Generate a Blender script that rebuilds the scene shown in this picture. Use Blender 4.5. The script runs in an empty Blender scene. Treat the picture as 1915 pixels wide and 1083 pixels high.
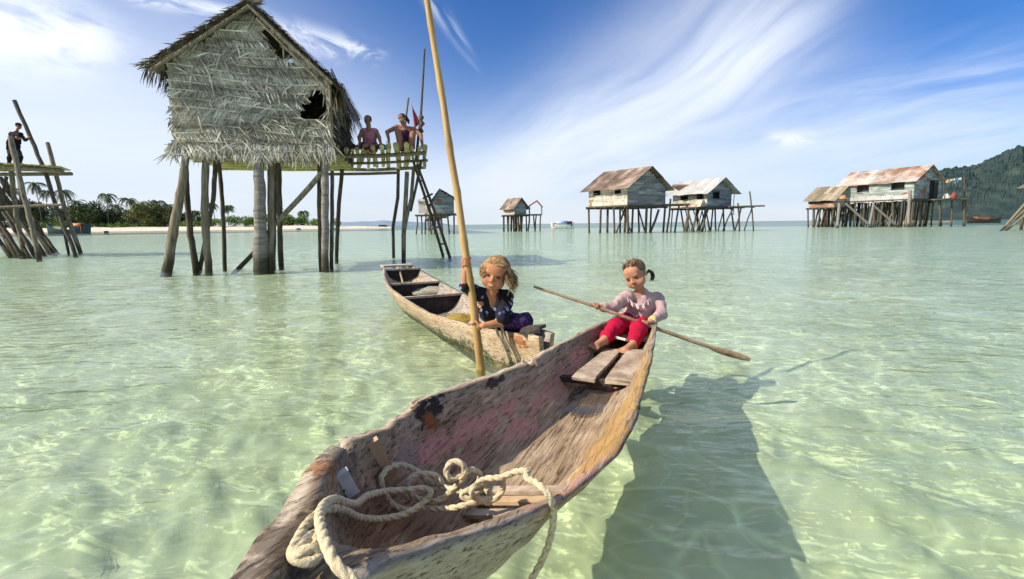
import bpy, math, random
import numpy as np
from mathutils import Vector as V, Matrix, noise as mnoise
random.seed(7)
rng = np.random.default_rng(11)
sc = bpy.context.scene
COL = sc.collection
PI = math.pi

# ------------------------------------------------------------------ camera
H = 1.0
F = 957.5
TH = math.radians(7.29)
RO = 0.012
fwd = V((0, math.cos(TH), -math.sin(TH)))
r0 = V((1, 0, 0)); u0 = V((0, math.sin(TH), math.cos(TH)))
rgt = r0*math.cos(RO) - u0*math.sin(RO)
upv = r0*math.sin(RO) + u0*math.cos(RO)
CAM = V((0, 0, H))
cam = bpy.data.objects.new('camera', bpy.data.cameras.new('camera'))
COL.objects.link(cam)
M = Matrix.Identity(4)
for i in range(3):
    M[i][0] = rgt[i]; M[i][1] = upv[i]; M[i][2] = -fwd[i]; M[i][3] = CAM[i]
cam.matrix_world = M
cam.data.sensor_width = 36; cam.data.lens = 18.0
cam.data.clip_start = 0.05; cam.data.clip_end = 20000
sc.camera = cam

def ray(px, py):
    return fwd + rgt*((px-957.5)/F) + upv*((541.5-py)/F)
def P(px, py, d): return CAM + ray(px, py)*d
def G(px, py, z=0.0):
    r = ray(px, py); t = (z-H)/r.z
    return CAM + r*t
def proj(p):
    q = V(p)-CAM; d = q.dot(fwd)
    return (957.5+F*q.dot(rgt)/d, 541.5-F*q.dot(upv)/d, d)

# ------------------------------------------------------------------ object helpers
def tag(o, label=None, cat=None, group=None, kind=None):
    if label: o['label'] = label
    if cat: o['category'] = cat
    if group: o['group'] = group
    if kind: o['kind'] = kind
    return o
def empty(name, loc, label, cat, group=None, rz=0.0):
    o = bpy.data.objects.new(name, None); COL.objects.link(o)
    o.location = loc; o.rotation_euler = (0, 0, rz); o.empty_display_size = .2
    return tag(o, label, cat, group)

class MB:
    """collects shapes (world coordinates) and links them as one mesh object"""
    def __init__(s): s.v = []; s.f = []; s.sm = []
    def add(s, vs, fs, smooth=False):
        n = len(s.v); s.v.extend([tuple(p) for p in vs])
        for f in fs: s.f.append(tuple(i+n for i in f)); s.sm.append(smooth)
    def box(s, c, size, rot=None):
        hx, hy, hz = size[0]/2, size[1]/2, size[2]/2
        R = rot if rot is not None else Matrix.Identity(3)
        c = V(c)
        vs = [c + R@V((x*hx, y*hy, z*hz)) for x in (-1, 1) for y in (-1, 1) for z in (-1, 1)]
        s.add(vs, [(0,1,3,2),(4,6,7,5),(0,4,5,1),(2,3,7,6),(0,2,6,4),(1,5,7,3)])
    def bar(s, a, b, w, h, up=V((0,0,1)), jit=0):
        a = V(a); b = V(b); d = (b-a); L = d.length
        if L < 1e-6: return
        x = d/L; y = up.cross(x)
        if y.length < 1e-4: y = V((0,1,0)).cross(x)
        y.normalize(); z = x.cross(y)
        R = Matrix((x, y, z)).transposed()
        s.box((a+b)/2, (L, w, h), R)
    def tube(s, pts, rad, n=8, caps=True, wob=0.0, smooth=True):
        pts = [V(p) for p in pts]
        if not isinstance(rad, (list, tuple)): rad = [rad]*len(pts)
        k = len(pts); vs = []; ref = None
        for i, p in enumerate(pts):
            t = (pts[min(i+1, k-1)]-pts[max(i-1, 0)]).normalized()
            if ref is None:
                ref = V((0,0,1)) if abs(t.z) < .9 else V((1,0,0))
            a = (ref - t*ref.dot(t)).normalized(); b = t.cross(a); ref = a
            for j in range(n):
                an = 2*PI*j/n
                r = rad[i]*(1+wob*random.uniform(-1, 1))
                vs.append(p + (a*math.cos(an)+b*math.sin(an))*r)
        fs = [(i*n+j, i*n+(j+1) % n, (i+1)*n+(j+1) % n, (i+1)*n+j) for i in range(k-1) for j in range(n)]
        s.add(vs, fs, smooth)
        if caps:
            s.add(vs[:n], [tuple(range(n-1, -1, -1))]); s.add(vs[-n:], [tuple(range(n))])
    def quad(s, a, b, c, d): s.add([a, b, c, d], [(0,1,2,3)])
    def leaf(s, p, d, side, L, w, bend=V((0,0,0))):
        """thin pointed leaf blade from p along d"""
        p = V(p); d = V(d); side = V(side)
        m = p + d*(L*.5) + bend*.25; e = p + d*L + bend
        s.add([p-side*w*.35, p+side*w*.35, m+side*w*.5, m-side*w*.5, e+side*w*.12, e-side*w*.12],
              [(0,1,2,3), (3,2,4,5)])
    def build(s, name, mat, parent=None, label=None):
        me = bpy.data.meshes.new(name)
        off = np.array(parent.location, dtype=float) if parent is not None else None
        v = np.array(s.v, dtype=float)
        o = bpy.data.objects.new(name, me)
        if parent is not None:
            par = parent; chain = []
            tot = V((0,0,0))
            while par is not None:
                tot += par.location; par = par.parent
            v = v - np.array(tot)
            rz = top(parent).rotation_euler[2]
            if abs(rz) > 1e-9:
                c, sn = math.cos(-rz), math.sin(-rz)
                v = np.stack([v[:,0]*c - v[:,1]*sn, v[:,0]*sn + v[:,1]*c, v[:,2]], 1)
        me.from_pydata(v.tolist(), [], s.f)
        me.polygons.foreach_set('use_smooth', s.sm)
        me.materials.append(mat); me.update()
        COL.objects.link(o)
        if parent is not None: o.parent = parent
        if label: o['label'] = label
        return o
def top(o):
    while o.parent is not None: o = o.parent
    return o

def bend_pts(a, b, n=6, amp=.03):
    a = V(a); b = V(b); L = (b-a).length
    ph = random.uniform(0, 99)
    out = []
    for i in range(n+1):
        t = i/n; p = a.lerp(b, t)
        k = math.sin(PI*t)*amp*L + 0
        p = p + V((mnoise.noise(V((ph, t*2.5, 0))), mnoise.noise(V((ph, 5, t*2.5))), 0))*k*2
        out.append(p)
    return out

# ------------------------------------------------------------------ node helper
class NT:
    def __init__(s, tree): s.t = tree; s.n = tree.nodes; s.l = tree.links
    def node(s, typ, **kw):
        n = s.n.new(typ)
        for k, v in kw.items(): setattr(n, k, v)
        return n
    def inp(s, node, key, val):
        if val is None: return
        sock = node.inputs[key]
        if isinstance(val, bpy.types.NodeSocket): s.l.new(val, sock)
        else:
            if isinstance(val, (tuple, list)) and len(val) == 3 and sock.type == 'RGBA': val = (*val, 1)
            sock.default_value = val
    def m(s, op, a, b=None, c=None, clamp=False):
        n = s.node('ShaderNodeMath', operation=op, use_clamp=clamp)
        s.inp(n, 0, a)
        if b is not None: s.inp(n, 1, b)
        if c is not None: s.inp(n, 2, c)
        return n.outputs[0]
    def vm(s, op, a, b=None):
        n = s.node('ShaderNodeVectorMath', operation=op)
        s.inp(n, 0, a)
        if b is not None: s.inp(n, 1, b)
        return n.outputs[0]
    def mix(s, fac, a, b, mode='MIX'):
        n = s.node('ShaderNodeMix', data_type='RGBA', blend_type=mode)
        s.inp(n, 0, fac); s.inp(n, 6, a); s.inp(n, 7, b)
        return n.outputs[2]
    def noise(s, vec, scale, detail=3, rough=.55, dist=0.0, col=False):
        n = s.node('ShaderNodeTexNoise')
        if vec is not None: s.inp(n, 'Vector', vec)
        s.inp(n, 'Scale', scale); s.inp(n, 'Detail', detail); s.inp(n, 'Roughness', rough); s.inp(n, 'Distortion', dist)
        return n.outputs['Color' if col else 'Fac']
    def ramp(s, fac, stops, interp='LINEAR'):
        n = s.node('ShaderNodeValToRGB'); cr = n.color_ramp; cr.interpolation = interp
        while len(cr.elements) < len(stops): cr.elements.new(.5)
        for e, (p, c) in zip(cr.elements, stops):
            e.position = p; e.color = (*c, 1) if not isinstance(c, (int, float)) else (c, c, c, 1)
        s.inp(n, 0, fac); return n.outputs[0]
    def sep(s, vec):
        n = s.node('ShaderNodeSeparateXYZ'); s.inp(n, 0, vec); return n.outputs
    def comb(s, x, y, z):
        n = s.node('ShaderNodeCombineXYZ'); s.inp(n, 0, x); s.inp(n, 1, y); s.inp(n, 2, z); return n.outputs[0]
    def smooth(s, x, a, b):
        n = s.node('ShaderNodeMapRange', interpolation_type='SMOOTHSTEP')
        s.inp(n, 0, x); s.inp(n, 1, a); s.inp(n, 2, b); return n.outputs[0]
    def scale(s, vec, sc_):
        n = s.node('ShaderNodeMapping'); s.inp(n, 'Vector', vec); s.inp(n, 'Scale', sc_); return n.outputs[0]
    def bump(s, h, strength=.5, dist=.01, normal=None):
        n = s.node('ShaderNodeBump'); s.inp(n, 'Strength', strength); s.inp(n, 'Distance', dist); s.inp(n, 'Height', h)
        if normal is not None: s.inp(n, 'Normal', normal)
        return n.outputs[0]
    def objco(s): return s.node('ShaderNodeTexCoord').outputs['Object']
    def pos(s): return s.node('ShaderNodeNewGeometry').outputs['Position']
    def island(s): return s.node('ShaderNodeNewGeometry').outputs['Random Per Island']

def new_mat(name):
    m = bpy.data.materials.new(name); m.use_nodes = True
    t = NT(m.node_tree)
    b = m.node_tree.nodes['Principled BSDF']
    return m, t, b

def mat_var(name, stops, scale=(1,1,1), nscale=4.0, detail=5, rough=.85, isl=.35, bump=.4, bdist=.01, spots=None, spec=.3, world=False, wet=False):
    """noise-varied colour with a random shade per island"""
    m, t, b = new_mat(name)
    co = t.pos() if world else t.objco()
    v = t.scale(co, scale)
    n = t.noise(v, nscale, detail, .6)
    c = t.ramp(n, stops)
    if isl > 0:
        r = t.island()
        k = t.m('MULTIPLY_ADD', r, isl*2, 1-isl)
        c = t.mix(1.0, c, t.comb(k, k, k), 'MULTIPLY')
    if spots:
        f = t.smooth(t.noise(co, spots[1], 4, .6), spots[2], spots[2]+.08)
        c = t.mix(f, c, spots[0])
    if wet:          # tide-stained foot of the stilts
        zz = t.m('ADD', t.sep(t.pos())[2], t.m('MULTIPLY', t.m('SUBTRACT', t.noise(co, 3, 4), .5), .5))
        c = t.mix(t.m('MULTIPLY', t.smooth(zz, .5, .12), .85), c, (.035,.032,.015))
    t.inp(b, 'Base Color', c); t.inp(b, 'Roughness', rough)
    t.inp(b, 'Specular IOR Level', spec)
    if bump > 0:
        t.inp(b, 'Normal', t.bump(t.noise(v, nscale*3, 4, .6), bump, bdist))
    return m
def mat_plain(name, col, rough=.7, spec=.3):
    return mat_var(name, [(.3, tuple(x*.82 for x in col)), (.7, tuple(min(1, x*1.15) for x in col))], nscale=9, isl=0, bump=.15, rough=rough, spec=spec)

MT = {}
MT['post'] = mat_var('weathered_post_wood', [(.25,(.07,.055,.035)),(.5,(.2,.165,.11)),(.75,(.34,.30,.22))], (6,6,.7), 3.0, 6, isl=.25, bump=.7, bdist=.02, wet=True)
MT['post_dark'] = mat_var('dark_post_wood', [(.25,(.03,.025,.018)),(.55,(.1,.08,.055)),(.8,(.2,.17,.12))], (6,6,.7), 3.0, 6, isl=.3, bump=.7, bdist=.02, wet=True)
MT['trunk'] = mat_var('palm_trunk_wood', [(.25,(.1,.09,.075)),(.5,(.22,.2,.17)),(.78,(.36,.34,.3))], (1.5,1.5,9), 2.0, 6, isl=.2, bump=.9, bdist=.02, wet=True)
MT['bamboo'] = mat_var('yellow_bamboo', [(.25,(.24,.135,.045)),(.5,(.42,.265,.095)),(.75,(.56,.39,.17))], (8,8,.8), 2.0, 4, rough=.5, isl=.1, bump=.2)
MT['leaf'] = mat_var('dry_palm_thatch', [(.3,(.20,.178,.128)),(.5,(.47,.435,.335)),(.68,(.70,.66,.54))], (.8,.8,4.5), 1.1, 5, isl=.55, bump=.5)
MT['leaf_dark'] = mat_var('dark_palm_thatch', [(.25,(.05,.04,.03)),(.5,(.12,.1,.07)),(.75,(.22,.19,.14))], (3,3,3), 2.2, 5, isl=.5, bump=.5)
MT['leaf_brown'] = mat_var('brown_palm_thatch', [(.25,(.09,.075,.05)),(.5,(.235,.195,.135)),(.75,(.42,.37,.28))], (3,3,3), 2.2, 5, isl=.5, bump=.5)
MT['slat'] = mat_var('split_bamboo_slats', [(.25,(.2,.17,.06)),(.5,(.4,.36,.15)),(.75,(.56,.52,.27))], (1,1,1), 5.0, 5, isl=.35, bump=.5)
MT['dark_in'] = mat_plain('dark_interior', (.03,.025,.02))
# ------------------------------------------------------------------ sun and sky
SUN_AZ = math.atan2(-0.93, -0.30)      # clockwise from +Y
SUN_EL = math.radians(39)
sdir = V((math.sin(SUN_AZ)*math.cos(SUN_EL), math.cos(SUN_AZ)*math.cos(SUN_EL), math.sin(SUN_EL)))
sl = bpy.data.lights.new('sun', 'SUN'); sl.energy = 5.0; sl.angle = math.radians(.55); sl.color = (1, .89, .73)
so = bpy.data.objects.new('sun', sl); COL.objects.link(so)
so.rotation_euler = sdir.to_track_quat('Z', 'Y').to_euler(); so.location = (-8, -3, 12)

w = bpy.data.worlds.new('World'); sc.world = w; w.use_nodes = True
t = NT(w.node_tree)
bg = w.node_tree.nodes['Background']
sky = t.node('ShaderNodeTexSky', sky_type='NISHITA'); sky.sun_disc = False
sky.sun_elevation = SUN_EL; sky.sun_rotation = SUN_AZ
sky.air_density = 1.0; sky.dust_density = .5; sky.ozone_density = 2.5
gen = t.node('ShaderNodeTexCoord').outputs['Generated']
x, y, z = t.sep(t.vm('NORMALIZE', gen))
az = t.m('MULTIPLY', t.m('ARCTAN2', x, y), 180/PI)
el = t.m('MULTIPLY', t.m('ARCSINE', z), 180/PI)
def azel(px, py):
    d = ray(px, py).normalized()
    return math.degrees(math.atan2(d.x, d.y)), math.degrees(math.asin(d.z))
WARP = t.m('SUBTRACT', t.noise(t.comb(t.m('MULTIPLY', az, .05), t.m('MULTIPLY', el, .06), 3.3), 1.0, 2), .5)
def streak(p0, p1, w0, w1, nsc=(.05, .5), seed=0, lo=.35, hi=.7, det=4, soft=6, dist=.6):
    """cloud streak from p0 to p1 (as az/el), half-width w0..w1 degrees, drawn-out noise along it"""
    (a0, e0), (a1, e1) = p0, p1
    L = math.hypot(a1-a0, e1-e0); ux, uy = (a1-a0)/L, (e1-e0)/L
    da = t.m('SUBTRACT', az, a0); de = t.m('SUBTRACT', el, e0)
    u = t.m('ADD', t.m('MULTIPLY', da, ux), t.m('MULTIPLY', de, uy))
    v = t.m('SUBTRACT', t.m('MULTIPLY', de, ux), t.m('MULTIPLY', da, uy))
    warp = t.m('MULTIPLY', WARP, max(w0, w1)*.8)
    v2 = t.m('ADD', v, warp)
    wd = t.m('MULTIPLY_ADD', t.m('DIVIDE', u, L), w1-w0, w0)
    wd = t.m('MAXIMUM', wd, .2)
    q = t.m('DIVIDE', v2, wd)
    prof = t.m('POWER', 2.718, t.m('MULTIPLY', t.m('MULTIPLY', q, q), -1.0))
    ends = t.m('MULTIPLY', t.smooth(u, -soft, soft*.6), t.smooth(u, L+soft, L-soft*.6))
    n = t.noise(t.comb(t.m('MULTIPLY', u, nsc[0]), t.m('MULTIPLY', v2, nsc[1]), seed), 1.0, det, .6, dist)
    return t.m('MULTIPLY', t.m('MULTIPLY', prof, ends), t.smooth(n, lo, hi))
A = azel
cl = []
# broad fan rising to the right
cl.append(t.m('MULTIPLY', streak(A(880, 370), A(1480, 20), 5.5, 7.5, (.03, .13), 1.0, .05, .66, 4, 10), .8))
cl.append(t.m('MULTIPLY', streak(A(1000, 300), A(1480, 40), 2.6, 3.6, (.045, .32), 2.0, .25, .75, 5), .5))
cl.append(t.m('MULTIPLY', streak(A(960, 330), A(1915, 150), 2.4, 4.0, (.04, .3), 5.0, .3, .78, 4), .45))
cl.append(t.m('MULTIPLY', streak(A(1150, 330), A(2000, 240), 4.0, 4.4, (.04, .22), 9.0, .1, .7, 4), .6))
# upper left puffs and wisps
cl.append(t.m('MULTIPLY', streak(A(-160, 30), A(190, 85), 4.6, 2.4, (.14, .35), 12.0, .30, .58, 5, 4), 1.0))
cl.append(t.m('MULTIPLY', streak(A(250, -10), A(430, 20), .7, .5, (.2, .8), 14.0, .35, .6, 3, 2), .7))
cl.append(t.m('MULTIPLY', streak(A(540, 60), A(700, 100), 1.0, .8, (.25, .5), 15.0, .42, .62, 5, 2, 1.0), .75))
cl.append(t.m('MULTIPLY', streak(A(806, -10), A(885, 110), .8, .35, (.12, .6), 16.0, .3, .6, 3, 2), .5))
cl.append(t.m('MULTIPLY', streak(A(480, 30), A(620, 100), .8, .8, (.2, .5), 21.0, .4, .65, 4, 2, 1.0), .6))
cl.append(t.m('MULTIPLY', streak(A(1440, 262), A(1515, 258), .7, .6, (.3, .6), 17.0, .3, .6, 4, 1.2), .85))
# milky air towards the horizon, thicker on the left
left = t.smooth(az, 12, -42)
hz_h = t.m('MULTIPLY_ADD', left, 13.0, 5.2)
q = t.m('DIVIDE', el, hz_h)
hz = t.m('POWER', 2.718, t.m('MULTIPLY', t.m('MULTIPLY', q, t.m('ABSOLUTE', q)), -1.0))
hz = t.m('MINIMUM', hz, 1.0)
hn = t.noise(t.comb(t.m('MULTIPLY', az, .035), t.m('MULTIPLY', el, .2), 4.0), 1.0, 4, .55, .5)
hz = t.m('MULTIPLY', hz, t.m('MULTIPLY_ADD', hn, .5, .62), clamp=True)
hz = t.m('MULTIPLY', hz, .93)
blue_l = t.m('MULTIPLY', t.smooth(el, 26, 3), t.m('MULTIPLY', left, .4))
cov = t.m('SUBTRACT', 1.0, hz)
for c_ in cl + [blue_l]:
    cov = t.m('MULTIPLY', cov, t.m('SUBTRACT', 1.0, t.m('MINIMUM', c_, .97)))
# unseen white veil overhead, added to whiten the fill light
cov = t.m('MULTIPLY', cov, t.m('SUBTRACT', 1.0, t.m('MULTIPLY', t.smooth(el, 24, 42), .32)))
cov = t.m('SUBTRACT', 1.0, cov, clamp=True)
blue = t.mix(1.0, sky.outputs[0], (.30, .60, 1.02), 'MULTIPLY')
cloud = t.mix(t.smooth(el, 0, 14), (6.6, 7.0, 7.6), (8.2, 8.6, 9.2))
t.inp(bg, 'Color', t.mix(cov, blue, cloud)); bg.inputs['Strength'].default_value = .1

w.cycles.sampling_method = 'MANUAL'; w.cycles.sample_map_resolution = 256
sc.view_settings.view_transform = 'Standard'; sc.view_settings.look = 'None'
sc.view_settings.exposure = 0.42; sc.view_settings.gamma = 1.0

# ------------------------------------------------------------------ water and sea bed
def polar_grid(rs, az0, az1, na, zf, closed=False):
    vs = []; fs = []
    ths = [az0 + (az1-az0)*j/na for j in range(na + (0 if closed else 1))]
    m_ = len(ths)
    for r in rs:
        for a in ths:
            X, Y = r*math.sin(a), r*math.cos(a)
            vs.append((X, Y, zf(X, Y, r)))
    for i in range(len(rs)-1):
        for j in range(na):
            k = (j+1) % m_ if closed else j+1
            fs.append((i*m_+j, i*m_+k, (i+1)*m_+k, (i+1)*m_+j))
    return vs, fs
def geo(a, b, n): return [a*(b/a)**(i/(n-1)) for i in range(n)]
wav = []
for k in range(16):
    lam = random.uniform(.28, 1.5); ang = math.radians(random.gauss(75, 30))
    wav.append((2*PI/lam*math.cos(ang), 2*PI/lam*math.sin(ang), random.uniform(0, 6.28), lam*.0045))
def wave(X, Y, r):
    if r > 45: return 0.0
    fade = 1 - max(0, (r-12)/33)
    s_ = 0
    n1 = mnoise.noise(V((X*.8, Y*.8, 0)))
    for kx, ky, ph, a in wav: s_ += a*math.sin(kx*X+ky*Y+ph+n1*1.5)
    return s_*fade*.75*(.7+.6*mnoise.noise(V((X*.25+9, Y*.25, 2))))
mb = MB()
vs, fs = polar_grid(geo(.35, 9000, 430), math.radians(-62), math.radians(62), 460, wave)
mb.add(vs, fs, True)
vs, fs = polar_grid(geo(.35, 9000, 90), math.radians(62), math.radians(298), 90, lambda a, b, c: 0.0)
mb.add(vs, fs, True)
vs = [(.35*math.sin(i*PI/12), .35*math.cos(i*PI/12), 0) for i in range(24)]
mb.add(vs, [tuple(range(23, -1, -1))], True)

m, t, b = new_mat('clear_sea_water')
nt = m.node_tree; nt.nodes.remove(b); out = nt.nodes['Material Output']
ps = t.pos()
px_, py_, pz_ = t.sep(ps)
dist = t.m('SQRT', t.m('ADD', t.m('MULTIPLY', px_, px_), t.m('MULTIPLY', py_, py_)))
near = t.smooth(dist, 70, 4)
# ripples
w1 = t.noise(t.scale(ps, (1.0, 2.2, 1)), 2.2, 2, .55, .8)
w2 = t.noise(t.scale(ps, (1.0, 1.9, 1)), 9.0, 2, .55, .6)
w3 = t.noise(t.scale(ps, (.35, 1.0, 1)), .45, 3, .6, .5)
hgt = t.m('ADD', t.m('ADD', t.m('MULTIPLY', w1, .06), t.m('MULTIPLY', w2, .013)), t.m('MULTIPLY', w3, .14))
nrm = t.bump(hgt, .62, 1.0)
# caustic light painted into the water's tint: a net of bright lines
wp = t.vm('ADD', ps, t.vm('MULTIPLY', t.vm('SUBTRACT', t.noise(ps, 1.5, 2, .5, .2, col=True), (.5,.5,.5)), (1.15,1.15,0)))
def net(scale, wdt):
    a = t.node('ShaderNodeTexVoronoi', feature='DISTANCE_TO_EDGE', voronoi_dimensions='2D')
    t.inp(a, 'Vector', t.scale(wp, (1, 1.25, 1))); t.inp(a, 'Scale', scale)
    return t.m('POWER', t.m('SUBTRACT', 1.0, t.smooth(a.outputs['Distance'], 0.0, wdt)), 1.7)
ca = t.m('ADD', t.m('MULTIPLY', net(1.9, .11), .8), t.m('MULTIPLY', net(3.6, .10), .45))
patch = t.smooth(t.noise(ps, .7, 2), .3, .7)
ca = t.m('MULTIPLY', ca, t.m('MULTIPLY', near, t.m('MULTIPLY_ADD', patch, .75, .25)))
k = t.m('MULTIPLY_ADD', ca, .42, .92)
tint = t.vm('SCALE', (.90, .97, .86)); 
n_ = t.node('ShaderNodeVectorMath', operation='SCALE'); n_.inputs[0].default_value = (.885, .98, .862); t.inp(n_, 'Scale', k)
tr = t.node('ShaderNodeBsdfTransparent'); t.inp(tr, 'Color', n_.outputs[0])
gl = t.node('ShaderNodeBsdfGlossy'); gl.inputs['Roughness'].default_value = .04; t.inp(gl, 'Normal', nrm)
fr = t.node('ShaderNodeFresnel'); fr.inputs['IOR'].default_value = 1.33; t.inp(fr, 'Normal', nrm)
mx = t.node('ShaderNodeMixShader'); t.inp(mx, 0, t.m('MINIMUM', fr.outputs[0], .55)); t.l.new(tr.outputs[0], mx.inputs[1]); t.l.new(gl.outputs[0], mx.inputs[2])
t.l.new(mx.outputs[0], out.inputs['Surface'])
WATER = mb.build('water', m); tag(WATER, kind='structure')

def bed(X, Y, r):
    d = -.36 + .20*min(1, max(0, (r-5)/6)) - 1.2*min(1, max(0, (r-110)/150))
    if r > 30: return d
    d -= .20*min(1, max(0, (2.9-r)/1.7))
    return d + .03*mnoise.noise(V((X*.7, Y*.7, 0))) + (.075*mnoise.noise(V((X*2.4, Y*2.9, 4))) + .055*mnoise.noise(V((X*5.2, Y*6, 8))) + .03*mnoise.noise(V((X*11, Y*12, 1))))*(1-r/30)*(1-.75*min(1, max(0, (r-4)/5)))
mb = MB()
vs, fs = polar_grid([.01]+geo(.3, 9000, 400), math.radians(-62), math.radians(62), 300, bed)
mb.add(vs, fs, True)
vs, fs = polar_grid([.01]+geo(.3, 9000, 120), math.radians(62), math.radians(298), 110, bed)
mb.add(vs, fs, True)
m, t, b = new_mat('pale_sand_bed')
ps = t.pos()
px_, py_, pz_ = t.sep(ps)
dist = t.m('SQRT', t.m('ADD', t.m('MULTIPLY', px_, px_), t.m('MULTIPLY', py_, py_)))
n1 = t.noise(ps, .55, 5, .6, .5); n2 = t.noise(ps, 2.6, 5, .6)
c = t.ramp(n1, [(.3, (.58,.60,.43)), (.5, (.72,.73,.56)), (.72, (.80,.80,.66))])
c = t.mix(t.m('MULTIPLY', t.smooth(n2, .55, .72), .3), c, (.40,.44,.22))
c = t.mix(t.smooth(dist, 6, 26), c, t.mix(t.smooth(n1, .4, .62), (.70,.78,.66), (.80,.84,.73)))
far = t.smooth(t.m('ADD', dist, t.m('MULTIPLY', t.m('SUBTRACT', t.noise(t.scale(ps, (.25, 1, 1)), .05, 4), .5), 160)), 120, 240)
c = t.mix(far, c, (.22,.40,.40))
t.inp(b, 'Base Color', c); t.inp(b, 'Roughness', .95); t.inp(b, 'Specular IOR Level', .1)
t.inp(b, 'Normal', t.bump(t.noise(ps, 9, 4), .3, .02))
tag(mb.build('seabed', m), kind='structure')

# ------------------------------------------------------------------ island on the left
ID = 200.0
def isl_pt(px, d, z):                      # a point at image column px, depth d and height z
    p = P(px, 430, d); return V((p.x, p.y, z))
SAND = mat_var('white_beach_sand', [(.3,(.55,.48,.36)),(.7,(.72,.65,.52))], nscale=.4, isl=0, bump=.1, rough=.95)
cols = [-420 + 12*i for i in range(97)]
deps = [ID-8, ID-2, ID+3, ID+8, ID+16, ID+40, ID+80]
mb = MB(); vs = []
for i, px in enumerate(cols):
    e = min(1, (735-px)/180) if px < 735 else 0
    shift = 18*max(0, 1-abs(px-330)/520)*0 + 4*mnoise.noise(V((px*.01, 3, 0))) + (px-300)*.015
    for j, d in enumerate(deps):
        hz_ = [-.6, .05, .7, 1.3, 1.7, 1.6, -.6][j]*(.25+.75*e) if j not in (0, 6) else -.6
        vs.append(isl_pt(px, d+shift, hz_ + .12*mnoise.noise(V((px*.05, d*.2, 0)))))
nj = len(deps)
fs = [(i*nj+j, (i+1)*nj+j, (i+1)*nj+j+1, i*nj+j+1) for i in range(len(cols)-1) for j in range(nj-1)]
mb.add(vs, fs, True)
tag(mb.build('beach', SAND), kind='structure')

FOL = {}
FOL['palm'] = mat_var('palm_frond_green', [(.3,(.02,.045,.012)),(.55,(.055,.095,.025)),(.8,(.13,.17,.05))], nscale=.6, isl=.5, bump=0, rough=.6)
FOL['tree'] = mat_var('broadleaf_green', [(.3,(.018,.04,.012)),(.55,(.05,.085,.025)),(.8,(.12,.15,.05))], nscale=.5, isl=.5, bump=0, rough=.7)
FOL['olive'] = mat_var('yellowish_leaves', [(.3,(.06,.08,.02)),(.55,(.14,.16,.045)),(.8,(.26,.25,.08))], nscale=.5, isl=.5, bump=0, rough=.7)
FOL['bush'] = mat_var('bright_shrub_green', [(.3,(.05,.1,.015)),(.55,(.14,.24,.035)),(.8,(.26,.36,.07))], nscale=.5, isl=.5, bump=0, rough=.7)
FOL['bark'] = mat_var('grey_bark', [(.3,(.06,.05,.04)),(.7,(.2,.17,.13))], (3,3,.5), 1, isl=0, bump=.4)

def rdir():
    v = V((random.gauss(0,1), random.gauss(0,1), random.gauss(0,1))); return v.normalized()
def palm(base, h, lean, label, fl=4.6, group='coconut palms on the island'):
    o = empty('palm_tree', base, label, 'palm tree', group)
    base = V(base); topp = base + V((lean, random.uniform(-1,1), h))
    tr = MB(); pts = [base+V((0,0,-.5))] + [base.lerp(topp, k/5)+V((-lean*.35*math.sin(PI*k/5), 0, 0)) for k in range(1, 6)]
    tr.tube(pts, [.26,.2,.17,.15,.14,.13], 6); tr.build('trunk', FOL['bark'], o)
    cr = MB()
    for k in range(22):
        az_ = 2*PI*k/22+random.uniform(-.2,.2); up = random.uniform(-.45, 1.1)
        d = V((math.cos(az_), math.sin(az_), up)).normalized(); L = fl*random.uniform(.8,1.1)
        p = topp.copy(); side = V((-math.sin(az_), math.cos(az_), 0)); prev = p
        for q in range(1, 9):
            d = (d + V((0,0,-.16-.03*q))).normalized(); p = prev + d*(L/8)
            cr.quad(prev-side*.05, prev+side*.05, p+side*.04, p-side*.04)
            for sgn in (-1, 1):
                for u in (.2, .7):
                    b_ = prev.lerp(p, u); ln = fl*.24*(1-abs(q-4)/7)
                    e_ = b_ + side*sgn*ln*.8 + d*ln*.45 + V((0,0,-ln*.55))
                    cr.add([b_, b_+d*.3, e_+d*.12], [(0,1,2)])
            prev = p
    cr.build('crown', FOL['palm'], o)
    return o
def leafy(mb, clumps, n, size):
    for c_, r_ in clumps:
        for _ in range(int(n*r_*r_)):
            v = rdir(); q = V(c_)+V((v.x*r_, v.y*r_, v.z*r_*.8))*random.uniform(.45, 1.05)
            a = (rdir()*1.0+v*.5).normalized(); s_ = a.cross(rdir()).normalized()
            L = size*random.uniform(.6, 1.4)
            mb.add([q, q+a*L*.5+s_*L*.28, q+a*L, q+a*L*.5-s_*L*.28], [(0,1,2,3)])
def broad(base, h, wd, mat, label, group='broadleaf trees on the island', bare=.28):
    o = empty('broadleaf_tree', base, label, 'tree', group); base = V(base)
    tr = MB(); fork = base+V((random.uniform(-.5,.5), 0, h*bare))
    tr.tube([base+V((0,0,-.4)), base.lerp(fork,.5)+V((.15,0,0)), fork], [.42,.33,.3], 7)
    clumps = []
    for k in range(15):
        az_ = random.uniform(0, 2*PI); rr = wd*.5*random.uniform(.25,.95)
        c_ = base+V((rr*math.cos(az_), rr*math.sin(az_), h*random.uniform(bare+.05, .9)*(1-.22*(rr/(wd*.5))**2)))
        clumps.append((c_, wd*random.uniform(.13,.22)))
        tr.tube([fork, fork.lerp(c_,.55)+V((0,0,-.3)), c_], [.2,.12,.05], 5)
    tr.build('trunk', FOL['bark'], o)
    cr = MB(); leafy(cr, clumps, 46, .75); cr.build('crown', mat, o)
    return o
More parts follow.
